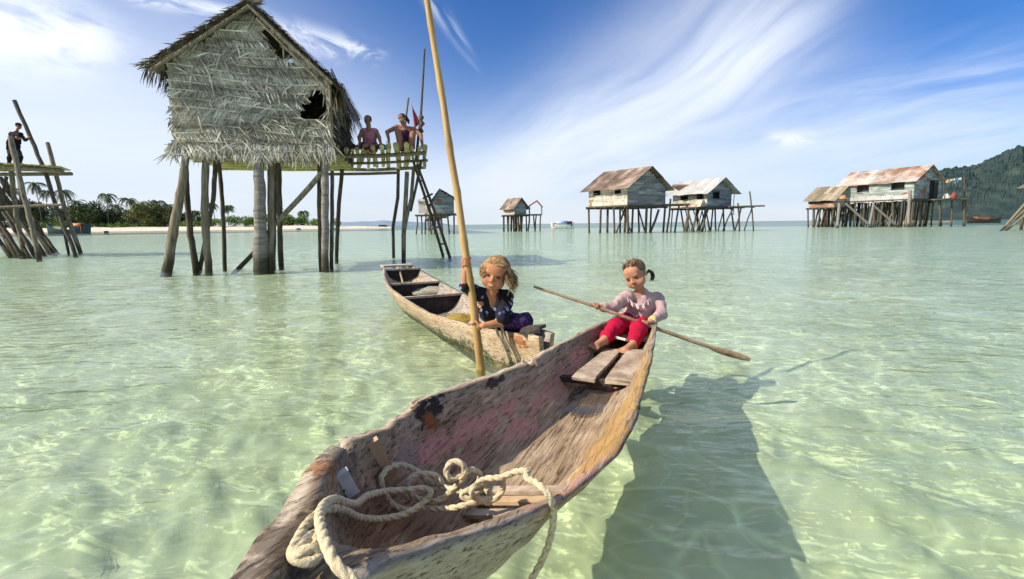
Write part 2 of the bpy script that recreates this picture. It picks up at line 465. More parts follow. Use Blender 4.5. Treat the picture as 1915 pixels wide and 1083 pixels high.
def shrub(base, h, wd, mat, label, group='shrubs along the top of the beach'):
    o = empty('shrub', base, label, 'shrub', group); base = V(base)
    cl_ = [(base+V((random.uniform(-.5,.5)*wd, random.uniform(-.3,.3)*wd, h*random.uniform(.25,.7))), h*random.uniform(.3,.48)) for _ in range(7)]
    tr = MB()
    for c_, r_ in cl_: tr.tube([base+V((0,0,-.2)), base.lerp(c_,.6), c_], [.09,.06,.03], 5)
    tr.build('stem', FOL['bark'], o)
    cr = MB(); leafy(cr, cl_, 60, .5); cr.build('foliage', mat, o)
def zat(px, py, d): return P(px, py, d).z
# palms: column, crown height in the picture, lean
for px, py, ln, dd, lab in [
    (-35, 372, 1, 30, 'coconut palm behind the pole platform, at the island\'s left end'), (35, 362, .8, 30, 'palm whose crown shows between the slanted poles of the platform'),
    (76, 352, -1, 26, 'palm with its crown just right of the two tall slanted poles'), (98, 366, 1.5, 34, 'tall palm above the dark boat on the left'),
    (128, 366, -1.5, 22, 'palm with upright fronds to the right of the last slanted pole'), (152, 384, 2, 34, 'low palm half hidden by the round dark tree'),
    (206, 372, .4, 18, 'tallest lone palm between the round dark tree and the olive trees'), (222, 392, 1.6, 30, 'short palm at the right foot of the tallest lone palm'),
    (247, 380, -1, 32, 'palm rising out of the left side of the yellowish tree'), (300, 385, 1.2, 22, 'palm just left of the big hut\'s leaning corner post'),
    (322, 392, 1.5, 30, 'palm seen right behind the big hut\'s leaning corner post'), (402, 384, -.6, 20, 'palm seen between the thin inner stilts of the big hut'),
    (431, 388, .6, 22, 'single palm just right of the thinnest stilt under the hut'), (521, 392, 0, 26, 'palm partly behind the diagonal brace of the big hut'),
    (569, 398, .3, 30, 'small lone palm left of the paired posts of the big hut'), (366, 398, .8, 30, 'palm between the big hut\'s leaning post and dark post')]:
    d = ID+dd; zt = zat(px, py-(7 if px < 330 else 2), d)
    palm(isl_pt(px-ln*957/d, d, 1.6), max(3.5, zt-1.6), ln, lab, fl=5.4 if px < 330 else 3.9)
for px, py, wpx, dd, mt, lab in [
    (10, 360, 60, 34, 'tree', 'dark spreading tree behind the bundle of slanted poles'), (60, 366, 50, 28, 'tree', 'dark broad tree directly behind the two tall slanted poles'),
    (118, 385, 50, 24, 'tree', 'dense tree standing above the boat with orange awning'), (172, 374, 58, 18, 'tree', 'round dark tree right of the moored dark boat'),
    (268, 374, 52, 16, 'olive', 'yellowish feathery tree with an open trunk on the beach'), (308, 380, 42, 20, 'olive', 'olive green tree beside the hut\'s leaning corner post'),
    (238, 392, 36, 30, 'tree', 'smaller dark tree behind the yellowish feathery tree'), (345, 390, 36, 26, 'tree', 'dark tree behind the hut\'s two leaning left posts')]:
    d = ID+dd; zt = zat(px, py+5, d)
    broad(isl_pt(px, d, 1.5), zt-1.5, wpx*1.15*d/957, FOL[mt], lab)
for i, (px, py, wpx) in enumerate([(-30,372,46),(30,374,44),(88,378,42),(140,382,44),(196,386,40),(224,388,36),(252,386,40),(286,384,44),(328,388,40),(362,394,30)]):
    d = ID+48+3*(i % 3); zt = zat(px, py, d)
    broad(isl_pt(px, d, 1.2), zt-1.2, wpx*1.15*d/957, FOL['tree'], 'dark tree in the back row of the wooded island', 'dark back row of trees on the island', .12)
for i, px in enumerate([-28, 2, 34, 66, 98, 130, 160, 186, 210, 236, 262, 288, 316, 340, 362]):
    d = ID+24+3*(i % 3); shrub(isl_pt(px, d, 1.4), random.uniform(15, 24)*d/957, 26*d/957, FOL['tree'], 'dark undergrowth bush below the trees of the wooded island', 'dark undergrowth bushes on the island')
xs = [(-20, 12), (30, 13), (72, 14), (90, 13), (106, 12), (122, 16), (140, 13), (158, 10), (190, 10), (215, 12), (232, 11), (262, 9), (292, 11), (336, 11), (352, 12), (372, 14), (396, 17), (412, 16), (440, 20), (458, 19), (476, 22), (508, 24), (532, 25), (548, 22), (566, 20), (584, 18), (602, 17), (628, 13)]
for i, (px, hp) in enumerate(xs):
    d = ID+12+random.uniform(-2, 4)+(px > 500)*3
    near_ = ['low green shrub on the sand left of the big hut', 'bright green shrub seen between the big hut\'s stilts', 'last green shrub at the sandy tip beyond the paired posts'][0 if px < 320 else (1 if px < 610 else 2)]
    g_ = ['shrubs left of the big hut', 'shrubs seen between the stilts of the big hut', None][0 if px < 320 else (1 if px < 610 else 2)]
    shrub(isl_pt(px, d, 1.3), hp*d/957*1.0, 21*d/957, FOL['bush'], near_, g_)

# ------------------------------------------------------------------ forested mountain on the right, faint land on the left
prof = [(1560, 404), (1620, 392), (1665, 372), (1720, 341), (1762, 321), (1782, 314), (1821, 311), (1844, 301), (1866, 292), (1898, 280), (1925, 289), (1990, 310), (2080, 330), (2200, 372), (2300, 404)]
MD = 1500.0
mb = MB(); vs = []; NX, NY = 300, 60
pxs = np.interp(np.linspace(0, 1, NX), [0, 1], [1555, 2300]); ys = np.interp(pxs, [p[0] for p in prof], [p[1] for p in prof])
for i in range(NX):
    zt = P(pxs[i], ys[i], MD).z
    zt = max(zt, -1)
    for j in range(NY):
        v_ = j/(NY-1)*2-1; d = MD + v_*420
        base = P(pxs[i], 405, MD + v_*300*0 + v_*420)
        hgt_ = zt*(1-abs(v_)**1.5)
        n_ = mnoise.fractal(V((base.x*.007, base.y*.007, 0)), .9, 2, 5)*34 + mnoise.noise(V((base.x*.05, base.y*.05, 3)))*5 + random.uniform(-2, 2)
        q_ = min(1, max(0, hgt_/60))
        vs.append(V((base.x, base.y, hgt_ + (n_*(1-abs(v_)**4) if v_ != 0 else n_*.35)*q_ - 1)))
fs = [(i*NY+j, (i+1)*NY+j, (i+1)*NY+j+1, i*NY+j+1) for i in range(NX-1) for j in range(NY-1)]
mb.add(vs, fs)
HM = mat_var('hazy_forested_slope', [(.35,(.013,.032,.034)),(.5,(.025,.048,.044)),(.68,(.048,.075,.058))], nscale=.03, detail=8, isl=0, bump=.6, bdist=6, rough=.95)  # forest green shifted to blue, so the haze sits in the colour
tag(mb.build('mountain', HM), kind='structure')
mb = MB(); vs = []
for i in range(80):
    px = 560+3.0*i*1.2
    e = math.sin(PI*i/79)
    for j in range(9):
        v_ = j/8*2-1; b_ = P(px, 418, 4200+v_*300)
        vs.append(V((b_.x, b_.y, (38*e**.6+10*mnoise.noise(V((px*.03, 0, 0)))*e)*(1-v_*v_)-1)))
fs = [(i*9+j, (i+1)*9+j, (i+1)*9+j+1, i*9+j+1) for i in range(79) for j in range(8)]
mb.add(vs, fs, True)
tag(mb.build('hills', mat_plain('haze_blue_hills', (.2,.27,.36))), kind='structure')  # distance haze is put into the hills' blue colour
# ------------------------------------------------------------------ the big thatched stilt hut
hA = G(331, 505); hB = G(612, 498)
hx = (hB-hA); HW = hx.length; hx.normalize()
hn = V((hx.y, -hx.x, 0))            # towards the viewer
hb = -hn                            # towards the back
def FP(px, py, off=0.0):
    """the point of the hut's front plane (moved off towards the back) seen at a picture position"""
    r = ray(px, py); o_ = hA + hb*off
    return CAM + r*((o_-CAM).dot(hb)/r.dot(hb))
def fl(p):                          # front plane coordinates
    q = V(p)-hA; return q.dot(hx), q.z
def fw(a, z, off=0.0): return hA + hx*a + hb*off + V((0,0,z))
HD = 3.5
zf = fl(FP(331, 276))[1]            # floor
aL = fl(FP(325, 276))[0]; aR = fl(FP(621, 250))[0]
eL = fl(FP(316, 114)); eR = fl(FP(617, 146)); pk = fl(FP(466, 18))
#print('hut', HW, zf, aL, aR, eL, eR, pk)
hut = empty('stilt_hut', fw((aL+aR)/2, 0, HD/2), 'big grey thatched stilt hut with a woven leaf gable and a bamboo deck', 'hut')
def roofz(a):
    return pk[1] - (pk[1]-eL[1])*(pk[0]-a)/(pk[0]-eL[0]) if a < pk[0] else pk[1] - (pk[1]-eR[1])*(a-pk[0])/(eR[0]-pk[0])
win = (fl(FP(561, 223)), fl(FP(607, 168)))     # low-left, up-right of the opening
hole = [fl(FP(487, 60)), fl(FP(543, 108))]
def in_win(a, z):
    (a0, z0), (a1, z1) = win
    if not (a0 < a < a1 and z0 < z < z1): return False
    u = (a-a0)/(a1-a0); v = (z-z0)/(z1-z0)
    return v < .5+.85*u + .1*mnoise.noise(V((a*6, z*6, 0)))
def in_hole(a, z):
    (a0, z0), (a1, z1) = hole
    if not a0-.05 < a < a1+.05: return False
    zc = z0+(z1-z0)*(a-a0)/(a1-a0); hw_ = .06+.13*math.sin(PI*min(1, max(0, (a-a0)/(a1-a0))))**.6+.08*(a-a0)/(a1-a0)
    return abs(z-zc) < hw_
# backing panel in small cells so that the openings are real holes
def gable(off, holes=True, dz=.05, da=.05):
    mb = MB(); z = zf
    while z < pk[1]:
        a = aL
        while a < aR:
            am, zm = a+da/2, z+dz/2
            if zm < roofz(am)-.03 and not (holes and (in_win(am, zm) or in_hole(am, zm))):
                mb.quad(fw(a, z, off), fw(min(a+da, aR), z, off), fw(min(a+da, aR), z+dz, off), fw(a, z+dz, off))
            a += da
        z += dz
    return mb
front = gable(.05)
def leaf_rows(mb, pt, nrm, a0, a1, z0, ztop, ok, row=.19, step=.0165, L=.25, w=.019, sway=.16, wav=.07):
    z = z0; r = 0
    while z < ztop:
        a = a0; flip = random.random()*6
        while a < a1:
            sg = 1 if mnoise.noise(V((a*.28+flip, z*.3, r*.5))) > -.05 else -1
            zz = z + .26 + wav*math.sin(a*1.3+r*.2)+random.uniform(-.025, .025) - .035*(a-a0)
            if ok(a, zz-.12) and random.random() < .95:
                th = sg*random.gauss(.55, .13)
                off = -.015-random.uniform(0, .02)
                p = pt(a, zz, off)
                d = (pt(a+math.sin(th), zz-math.cos(th), off-.13-random.uniform(0, .07)) - p).normalized()
                side = d.cross(nrm).normalized()*1.0
                side = (side + nrm*random.uniform(-.5, .5)).normalized()
                mb.leaf(p, d, side, L*random.uniform(.7, 1.15), w*random.uniform(.7, 1.2), nrm*random.uniform(-.01, .05))
            a += step*random.uniform(.6, 1.5)
        # lath along the row
        for q in range(int((a1-a0)/.3)):
            p0 = a0+q*.3; p1 = p0+.31
            zz0 = z+.26+wav*math.sin(p0*1.3+r*.2)-.035*(p0-a0); zz1 = z+.26+wav*math.sin(p1*1.3+r*.2)-.035*(p1-a0)
            if ok(p0, zz0-.05) and ok(p1, zz1-.05): mb.bar(pt(p0, zz0, -.06), pt(p1, zz1, -.06), .02, .025)
        z += row; r += 1
leaf_rows(front, fw, hn, aL, aR, zf-.16, pk[1]-.1, lambda a, z: z < roofz(a)-.06 and z > zf-.25 and not in_win(a, z) and not in_hole(a, z))
# broken strips across the window and loose bits standing out
for _ in range(26):
    a = random.uniform(win[0][0]-.1, win[1][0]); z = random.uniform(win[0][1], win[1][1]+.1)
    th = random.uniform(-1.2, 1.2); d = (hx*math.sin(th)+V((0,0,-math.cos(th)))).normalized()
    if random.random() < .5: front.leaf(fw(a, z, -.06), d, d.cross(hn), random.uniform(.15,.35), .03, hn*.05)
for _ in range(130):
    a = random.uniform(aL+.1, aR-.1); z = random.uniform(zf+.1, pk[1]-.6)
    if z > roofz(a)-.2 or in_win(a, z): continue
    th = random.uniform(-1.6, 1.6); d = (hx*math.sin(th)+V((0,0,-math.cos(th)))+hn*random.uniform(.05,.5)).normalized()
    front.leaf(fw(a, z, -.08), d, d.cross(hn).normalized(), random.uniform(.15,.4), .035, V((0,0,-.06)))
# the skirt hanging over the floor edge
for _ in range(620):
    a = random.uniform(aL-.05, aR+.05); th = random.gauss(0, .5)
    d = (hx*math.sin(th)+V((0,0,-1))*math.cos(th)+hn*random.uniform(-.1,.15)).normalized()
    front.leaf(fw(a, zf+random.uniform(-.08, .1), -.05-random.uniform(0,.05)), d, d.cross(hn).normalized(), random.uniform(.15, .4)*(1+1.1*max(0, mnoise.noise(V((a*2.2, 0, 5))))), random.uniform(.018,.035), hn*.03)
front.build('front_wall', MT['leaf'], hut)
sw = MB()
def sidept(s):
    base = aR if s > 0 else aL
    return lambda a, z, off: hA + hx*(base - s*off) + hb*a + V((0,0,z))
for s, zt in ((1, eR[1]+.1), (-1, eL[1]+.2)):
    f_ = sidept(s)
    sw.quad(f_(.05, zf, .03), f_(HD, zf, .03), f_(HD, zt, .03), f_(.05, zt, .03))
    leaf_rows(sw, f_, hx*s, .05, HD, zf-.1, zt-.1, lambda a, z: True, row=.24, step=.05, w=.05)
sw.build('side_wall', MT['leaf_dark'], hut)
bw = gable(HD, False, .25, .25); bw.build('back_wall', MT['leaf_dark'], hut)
flr = MB()
for k in range(46):
    a = aL+.05+(aR-aL-.1)*k/45
    flr.bar(fw(a, zf-.05, .1), fw(a, zf-.05, HD-.05), .055, .035)
for k in range(6):
    o_ = .15+ (HD-.3)*k/5
    flr.tube([fw(aL-.15, zf-.13, o_), fw((aL+aR)/2, zf-.15, o_), fw(aR+.15, zf-.13, o_)], .05, 7)
flr.build('floor', MT['slat'], hut)
# roof: two thick slopes of layered leaves
EL = fl(FP(270, 130, -.2)); ER = fl(FP(640, 172, -.2)); PKF = fl(FP(466, 8, -.2))
rf = MB()
OV = -.2
def slope(a_e, z_e, s):
    n_rows = 15; run = V((a_e-PKF[0], 0, z_e-PKF[1])); 
    dn = (hx*run.x + V((0,0,run.z))).normalized()
    nu = dn.cross(hb)*(-1 if s > 0 else 1)
    if nu.z < 0: nu = -nu
    Ls = math.hypot(run.x, run.z)
    apex = fw(PKF[0], PKF[1], 0)
    b0 = apex + hb*(OV+.05); b1 = apex + hb*(HD+.2)
    rf.add([b0, b0+dn*Ls*.97, b1+dn*Ls*.97, b1, b0+nu*.09, b0+nu*.09+dn*Ls*.97, b1+nu*.09+dn*Ls*.97, b1+nu*.09],
           [(0,1,2,3),(4,7,6,5),(0,4,5,1),(1,5,6,2),(2,6,7,3),(3,7,4,0)])
    for r in range(n_rows):
        u = r/n_rows
        o_ = OV
        while o_ < HD+.2:
            p = apex + dn*(Ls*(u-.02)) + hb*o_ + nu*(.1+random.uniform(0,.05))
            d = (dn + nu*random.uniform(-.02,.10) + hb*random.gauss(0,.14)).normalized()
            rf.leaf(p, d, hb, Ls/n_rows*random.uniform(1.2,1.8), random.uniform(.025,.05), V((0,0,-.03)))
            o_ += .04*random.uniform(.6,1.4)
    # ragged front edge: leaves poking out of the gable edge
    for _ in range(230):
        u = random.random(); p = apex + dn*Ls*u + hb*(OV+.05) + nu*random.uniform(.02,.12)
        d = (dn*random.uniform(.3,1.2) + hn*random.uniform(.2,.9) + nu*random.uniform(-.25,.35)).normalized()
        rf.leaf(p, d, d.cross(nu).normalized(), random.uniform(.12,.32), .045, V((0,0,-.05)))
    # eave fringe
    for _ in range(330 if s > 0 else 250):
        o_ = random.uniform(OV, HD+.2); p = apex + dn*Ls*random.uniform(.9,1.0) + hb*o_ + nu*.03
        d = (dn*random.uniform(.2,.7) + V((0,0,-1))*random.uniform(.5,1.0) + hb*random.gauss(0,.25)).normalized()
        rf.leaf(p, d, d.cross(hx).normalized(), random.uniform(.14,.34) if s < 0 else random.uniform(.2,.5), random.uniform(.025,.05), V((0,0,-.1)))
slope(EL[0], EL[1], -1); slope(ER[0], ER[1], 1)
for k in range(60):   # ridge tuft
    o_ = random.uniform(OV-.05, HD) if k > 25 else random.uniform(OV-.1, OV+.3)
    d = (V((0,0,1))*random.uniform(.1,.8)+hx*random.uniform(-1,1)+hb*random.uniform(-.5,.3)).normalized()
    rf.leaf(fw(PKF[0], PKF[1]+.08, o_), d, d.cross(hb).normalized(), random.uniform(.15,.4), .05, V((0,0,-.08)))
roof = rf.build('roof', MT['leaf_brown'], hut)
# droop of thatch at the right side, below the eave
dr = MB()
for _ in range(400):
    o_ = random.uniform(OV, HD*.9); z0 = ER[1]+random.uniform(-.55, .1)
    p = hA + hx*(ER[0]-.12-.4*max(0,(ER[1]-z0))+random.uniform(-.12,.06)) + hb*o_ + V((0,0,z0))
    d = (V((0,0,-1))+hx*random.gauss(.05,.3)+hb*random.gauss(0,.2)).normalized()
    dr.leaf(p, d, (hb+hx*random.uniform(-.6,.6)).normalized(), random.uniform(.18,.48), random.uniform(.03,.055), V((0,0,-.04)))
dr.build('thatch_fringe', MT['leaf_brown'], roof)
bb = MB()
for (a0, z0), (a1, z1), r_ in (((EL[0]+.12, EL[1]-.05), (PKF[0], PKF[1]-.06), .04), ((PKF[0], PKF[1]-.06), (ER[0]-.2, ER[1]+.17), .04), ((PKF[0]+.15, PKF[1]-.32), (ER[0]-.25, ER[1]-.02), .03)):
    bb.tube([fw(a0, z0, OV-.06), fw((a0+a1)/2, (z0+z1)/2-.02, OV-.07), fw(a1, z1, OV-.06)], r_, 7)
bb.build('barge_pole', MT['post'], roof)
cp = MB()
cp.tube([FP(621, 250, -.1), FP(619, 200, -.11), FP(616, 142, -.1)], .038, 7)
cp.build('corner_post', MT['post'], hut)
# stilts, from picture positions on planes of the hut's own depth
def down(pts):            # carry a post on below the water
    a, b = pts[-2], pts[-1]; d = (b-a).normalized(); return pts + [b + d*(.9/max(.3, -d.z))]
def hut_post(pts, off0, off1, r0_, r1_, mat, wob=.1, sub=5, parent=hut, name='post'):
    """a post through picture points; off0 to off1 = depth behind the front plane, top to bottom"""
    n = len(pts)-1; q = []
    for i, (px, py) in enumerate(pts): q.append(FP(px, py, off0+(off1-off0)*i/n))
    # smooth polyline
    fine = []
    for i in range(n):
        for k in range(sub): fine.append(q[i].lerp(q[i+1], k/sub)+V((random.uniform(-1,1),random.uniform(-1,1),0))*r0_*.12)
    fine.append(q[-1]); fine = down(fine); m_ = len(fine)-1
    mb = MB(); mb.tube(fine, [r0_+(r1_-r0_)*i/m_ for i in range(m_+1)], 10, wob=wob)
    return mb.build(name, mat, parent)
for pts, o0, o1, ra, rb, mt in [
    ([(349,280),(343,330),(326,420),(313,505)], -.02, 0, .075, .115, 'post'),
    ([(347,300),(349,360),(356,440),(366,498)], .35, .25, .06, .075, 'post_dark'),
    ([(386,270),(383,350),(384,420),(390,505)], .1, .05, .08, .085, 'post'),
    ([(404,296),(399,373),(387,434),(376,493)], .5, .3, .055, .05, 'post_dark'),
    ([(409,295),(416,379),(420,483)], 1.1, 1.0, .05, .05, 'post_dark'),
    ([(484,274),(485,345),(487,430),(488,505)], .02, .02, .095, .19, 'trunk'),
    ([(507,296),(507,400),(507,503)], .25, .1, .085, .085, 'post'),
    ([(521,296),(523,400),(525,480)], 1.3, 1.25, .07, .07, 'post_dark'),
    ([(516,296),(514,400),(512,482)], 2.0, 1.2, .05, .05, 'post_dark'),
    ([(608,270),(608,380),(608,500)], .0, .0, .085, .095, 'trunk'),
    ([(597,300),(597,400),(600,493)], .3, .2, .05, .055, 'post_dark'),
    ([(621,320),(621,400),(620,497)], .3, .12, .045, .05, 'post_dark'),
    ([(560,296),(556,380),(552,462)], 3.3, 3.3, .07, .07, 'post_dark') if False else ([(640,312),(634,380),(630,462)], 3.2, 3.2, .06, .06, 'post_dark')]:
    hut_post(pts, o0, o1, ra, rb, MT[mt])
hut_post([(601,324),(557,375),(513,419)], .0, .25, .06, .065, MT['post'], name='brace') if False else None
mb = MB(); mb.tube([FP(602,322,-.02), FP(580,349,.05), FP(557,374,.1), FP(513,420,.3)], [.06,.065,.065,.06], 9, wob=.08); mb.build('brace', MT['post'], hut)
mb = MB(); mb.tube([FP(513,420,.3), FP(473,475,.2), FP(449,500,.2), FP(430,519,.2)], [.05,.055,.055,.05], 9, wob=.08); mb.build('brace', MT['post_dark'], hut)
# deck on the right side
D0, D1 = 13.9, 17.3
def deckz(px, py, d): return P(px, py, d)
fbL = P(612, 292, D0); fbR = P(796, 286, D0); bbL = P(612, 317, D1); bbR = P(796, 313, D1)
dk = MB()
dk.tube([fbL, fbL.lerp(fbR,.5)-V((0,0,.04)), fbR], .055, 8); dk.tube([bbL, bbL.lerp(bbR,.5)-V((0,0,.05)), bbR], .055, 8)
dk.tube([P(610,326,16.2), P(690,325,16.0), P(746,323,15.8)], .045, 8)
dk.tube([P(612,306,15.4), P(700,305,15.4), P(800,300,15.4)], .04, 8)
dk.build('beam', MT['post'], hut)
sl_ = MB()
NS = 21
for k in range(NS):
    u = (k+.5)/NS+random.uniform(-.012,.012)
    a = fbL.lerp(fbR, u); b_ = bbL.lerp(bbR, u+random.uniform(-.015,.015)); d = (a-b_).normalized()
    e0 = a + d*random.uniform(.3, 1.1) + hx*random.uniform(-.1,.1); e1 = b_ - d*random.uniform(.0,.6) + hx*random.uniform(-.15,.15)
    zo = V((0,0,.075+random.uniform(0,.02)))
    sl_.tube([e0+zo, e0.lerp(e1,.5)+zo+V((random.uniform(-.03,.03),0,0)), e1+zo], [random.uniform(.045,.075)]*3, 6, wob=.15)
sl_.build('deck', MT['slat'], hut)
DZ = fbL.lerp(fbR,.5).z+.1
for pts, r_, mt in [
    ([(745,318,17.0),(744,370,16.9),(735,425,17.2),(736,475,18.0)], .055, 'post_dark'),
    ([(761,322,15.0),(757,400,14.9),(755,440,14.8),(755,488,14.6)], .065, 'post'),
    ([(774,312,15.2),(769,370,15.0),(760,410,14.8),(757,430,14.7)], .05, 'post'),
    ([(788,300,15.3),(778,350,15.1),(768,395,15.0)], .04, 'post_dark')]:
    q = [P(*p) for p in pts]
    mb = MB(); q = down(q) if pts[-1][1] > 470 else q
    mb.tube(q, r_, 9, wob=.1); mb.build('post', MT[mt], hut)
# things on the deck
ld = empty('ladder', V((*G(833, 478)[:2], 0)), 'rough pole ladder leaning from the water up to the hut\'s deck', 'ladder')
r1a, r1b = P(778, 318, 15.2), G(828, 477); r2a, r2b = P(785, 322, 15.9), G(841, 481)
# feet a little apart on the sea bed
for a, b_ in ((r1a, r1b), (r2a, r2b)):
    d = (b_-a).normalized(); mb = MB(); mb.tube([a-d*.25, a.lerp(b_,.5)+V((.03,0,0)), b_, b_+d*.8], [.04,.045,.045,.045], 8, wob=.08); mb.build('rail', MT['post_dark'], ld)
for u, ex in ((.12,.1),(.3,.22),(.52,.1),(.66,.08),(.86,.12)):
    a = r1a.lerp(r1b, u); b_ = r2a.lerp(r2b, u-.02); d = (b_-a).normalized()
    mb = MB(); mb.tube([a-d*.08, b_+d*ex], .03, 7); mb.build('rung', MT['post_dark'], ld)
def pole(name, pts, r_a, r_b, mat, label, cat='pole', group=None, n=8, wob=.05):
    q = [V(p) for p in pts]
    o = MB(); k = len(q)-1; o.tube(q, [r_a+(r_b-r_a)*i/k for i in range(k+1)], n, wob=wob)
    ob = o.build(name, mat); tag(ob, label, cat, group); return ob
pole('pole', [P(794,92,14.3), P(791,150,14.3), P(787,216,14.3), P(783,250,14.3), P(778,300,14.35)], .028, .04, MT['post_dark'], 'thin dark pole standing tall at the right end of the hut\'s deck')
pole('stick', [P(764,183,14.9), P(761,205,14.9), P(754,262,15.0), P(752,286,15.1)], .03, .035, MT['post'], 'short grey stick poking up behind the woman crouching on the deck')
# knots of cord on the tall pole
kn = MB()
for px, py in ((789,219),(790,231),(788,246)):
    pass
kn.tube([P(788,214,14.3), P(789,219,14.27), P(787,225,14.3), P(790,231,14.27), P(787,238,14.3), P(788,246,14.27), P(786,251,14.3)], [.02,.075,.04,.085,.04,.07,.02], 8, wob=.3)
if False:
    pass
o = kn.build('tied_bundle', MT['post_dark']); tag(o, 'dark lump of cord and rags tied to the tall pole on the deck', 'bundle')
# dark red cloth hanging from the tall pole
fg = MB(); N = 10; rows = []
A0, A1, A2 = P(770,196,14.32), P(785,230,14.3), P(776,240,14.34)
for i in range(N+1):
    t_ = i/N; l_ = A0.lerp(A2, t_); r_ = A0.lerp(A1, t_); row = []
    for j in range(7):
        p = l_.lerp(r_, j/6); row.append(p + hb*(.05*math.sin(j*1.9+t_*2)*t_))
    rows.append(row)
vv = [p for r_ in rows for p in r_]
fg.add(vv, [(i*7+j, i*7+j+1, (i+1)*7+j+1, (i+1)*7+j) for i in range(N) for j in range(6)], True)
fo = fg.build('red_cloth', mat_var('dark_red_cloth', [(.3,(.12,.012,.02)),(.7,(.26,.03,.05))], nscale=6, isl=0, bump=.3)); tag(fo, 'dark red cloth hanging in a point beside the tall deck pole', 'cloth')
md = fo.modifiers.new('thick', 'SOLIDIFY'); md.thickness = .012
def rag(name, c, size, mat, label, cat='cloth', n=9):
    """a crumpled heap of cloth: a noisy flattened dome"""
    mb = MB(); vs = []; R_ = 14; K = 6; c = V(c)
    for i in range(K+1):
        ph = PI/2*i/K
        for j in range(R_):
            a = 2*PI*j/R_; d = V((math.cos(a)*math.sin(ph)*size[0], math.sin(a)*math.sin(ph)*size[1], math.cos(ph)*size[2]))
            vs.append(c + d*(1+.4*mnoise.noise(d*14+c)))
    mb.add(vs, [(i*R_+j, i*R_+(j+1)%R_, (i+1)*R_+(j+1)%R_, (i+1)*R_+j) for i in range(K) for j in range(R_)], True)
    mb.add(vs[-R_:], [tuple(range(R_))])
    o = mb.build(name, mat); tag(o, label, cat); return o
rag('cloth_bundle', P(716,279,13.9), (.14,.16,.13), mat_plain('teal_cloth', (.03,.3,.32)), 'crumpled teal cloth on the deck between the two seated people')
rag('cloth_bundle', P(653,278,14.1), (.22,.2,.15), mat_plain('dark_brown_cloth', (.09,.035,.03)), 'dark brown bundle on the deck beside the hut wall')
rag('cloth_bundle', P(668,279,14.2), (.14,.15,.1), mat_plain('rust_red_cloth', (.3,.07,.03)), 'rust red bundle on the deck beside the left seated person')
# big dry fronds stuck up beside the hut wall
mb = MB()
for k in range(9):
    b_ = P(646, 278, 13.8); d = (V((0,0,1))+hx*random.uniform(-.2,.9)).normalized(); mb.leaf(b_, d, d.cross(hb).normalized(), random.uniform(.2,.5), .05, V((0,0,-.1)))
tag(mb.build('dry_fronds', MT['leaf_dark']), 'a few dark dry fronds sticking up by the hut\'s right wall', 'fronds')

# ------------------------------------------------------------------ pole platform at the far left
base = G(60, 476)
pf = empty('pole_platform', V((base.x, base.y, 0)), 'high platform on a tangle of slanted poles at the photo\'s left edge', 'platform')
PD = base.y
def pp(px, py, dd=0.0): return P(px, py, (V((base.x, base.y, 0))-CAM).dot(fwd) + .25*(475-py)*0 + dd)
def plat_pole(pts, r_, mat, d0=0.0, d1=0.0, sub=3):
    n = len(pts)-1; q = []
    for i, (px, py) in enumerate(pts):
        # depth so that the foot stands on the water
        dfoot = (G(*pts[-1])-CAM).dot(fwd) if pts[-1][1] > 460 else (V((base.x,base.y,0))-CAM).dot(fwd)
        q.append(P(px, py, dfoot + d0+(d1-d0)*i/n))
    fine = []
    for i in range(n):
        for k in range(sub): fine.append(q[i].lerp(q[i+1], k/sub)+V((random.uniform(-1,1),random.uniform(-1,1),0))*r_*.25)
    fine.append(q[-1])
    if pts[-1][1] > 460: fine = down(fine)
    mb = MB(); mb.tube(fine, r_, 8, wob=.1); mb.build('post', mat, pf)
PW = [([(-20,330),(20,380),(58,425),(98,472)], .07), ([(8,335),(30,372),(70,430),(96,471)], .06), ([(-12,400),(16,440),(36,477)], .07), ([(-2,385),(24,425),(52,476)], .07), ([(14,395),(36,430),(62,476)], .06), ([(-30,372),(2,420),(40,477)], .07), 
    ([(90,267),(104,325),(119,383),(150,471)], .085), ([(26,188),(57,258),(79,307),(100,370),(122,430),(140,475)], .075),
    ([(20,255),(30,307),(46,368),(60,425),(72,481)], .085), ([(21,320),(27,370),(32,414),(45,476)], .085),
    ([(62,405),(82,440),(104,470)], .07), ([(0,332),(18,362),(54,414),(92,471)], .09), ([(-8,340),(14,380),(50,430),(80,473)], .08),
    ([(-14,350),(8,390),(40,440),(66,474)], .085), ([(-8,404),(10,440),(28,476)], .075), ([(-18,420),(-2,450),(16,476)], .08),
    ([(34,330),(40,380),(62,420),(88,470)], .06), ([(-30,340),(-10,400),(22,474)], .08), ([(84,322),(98,370),(116,415),(128,472)], .055),
    ([(-60,318),(-62,400),(-64,478)], .09), ([(-90,318),(-84,400),(-80,478)], .09), ([(12,330),(0,400),(-20,476)], .06)]
for i, (pts, r_) in enumerate(PW):
    plat_pole(pts, r_, MT['post' if i in (6,8,9) else 'post_dark'], random.uniform(-.15,.5) if i not in (6,7,8,9) else 0, 0)
bm = MB()
dp = (V((base.x,base.y,0))-CAM).dot(fwd)
bm.tube([P(-120,306,dp-.6), P(0,311,dp-.6), P(117,320,dp-.6)], .1, 8, wob=.1)
bm.tube([P(-120,326,dp+1.6), P(0,326,dp+1.6), P(134,325,dp+1.6)], .08, 8, wob=.1)
bm.tube([P(-100,392,dp-.25), P(0,388,dp-.25), P(60,385,dp-.22), P(117,383,dp-.2)], .06, 8, wob=.12)
bm.build('beam', MT['post'], pf)
bm = MB()
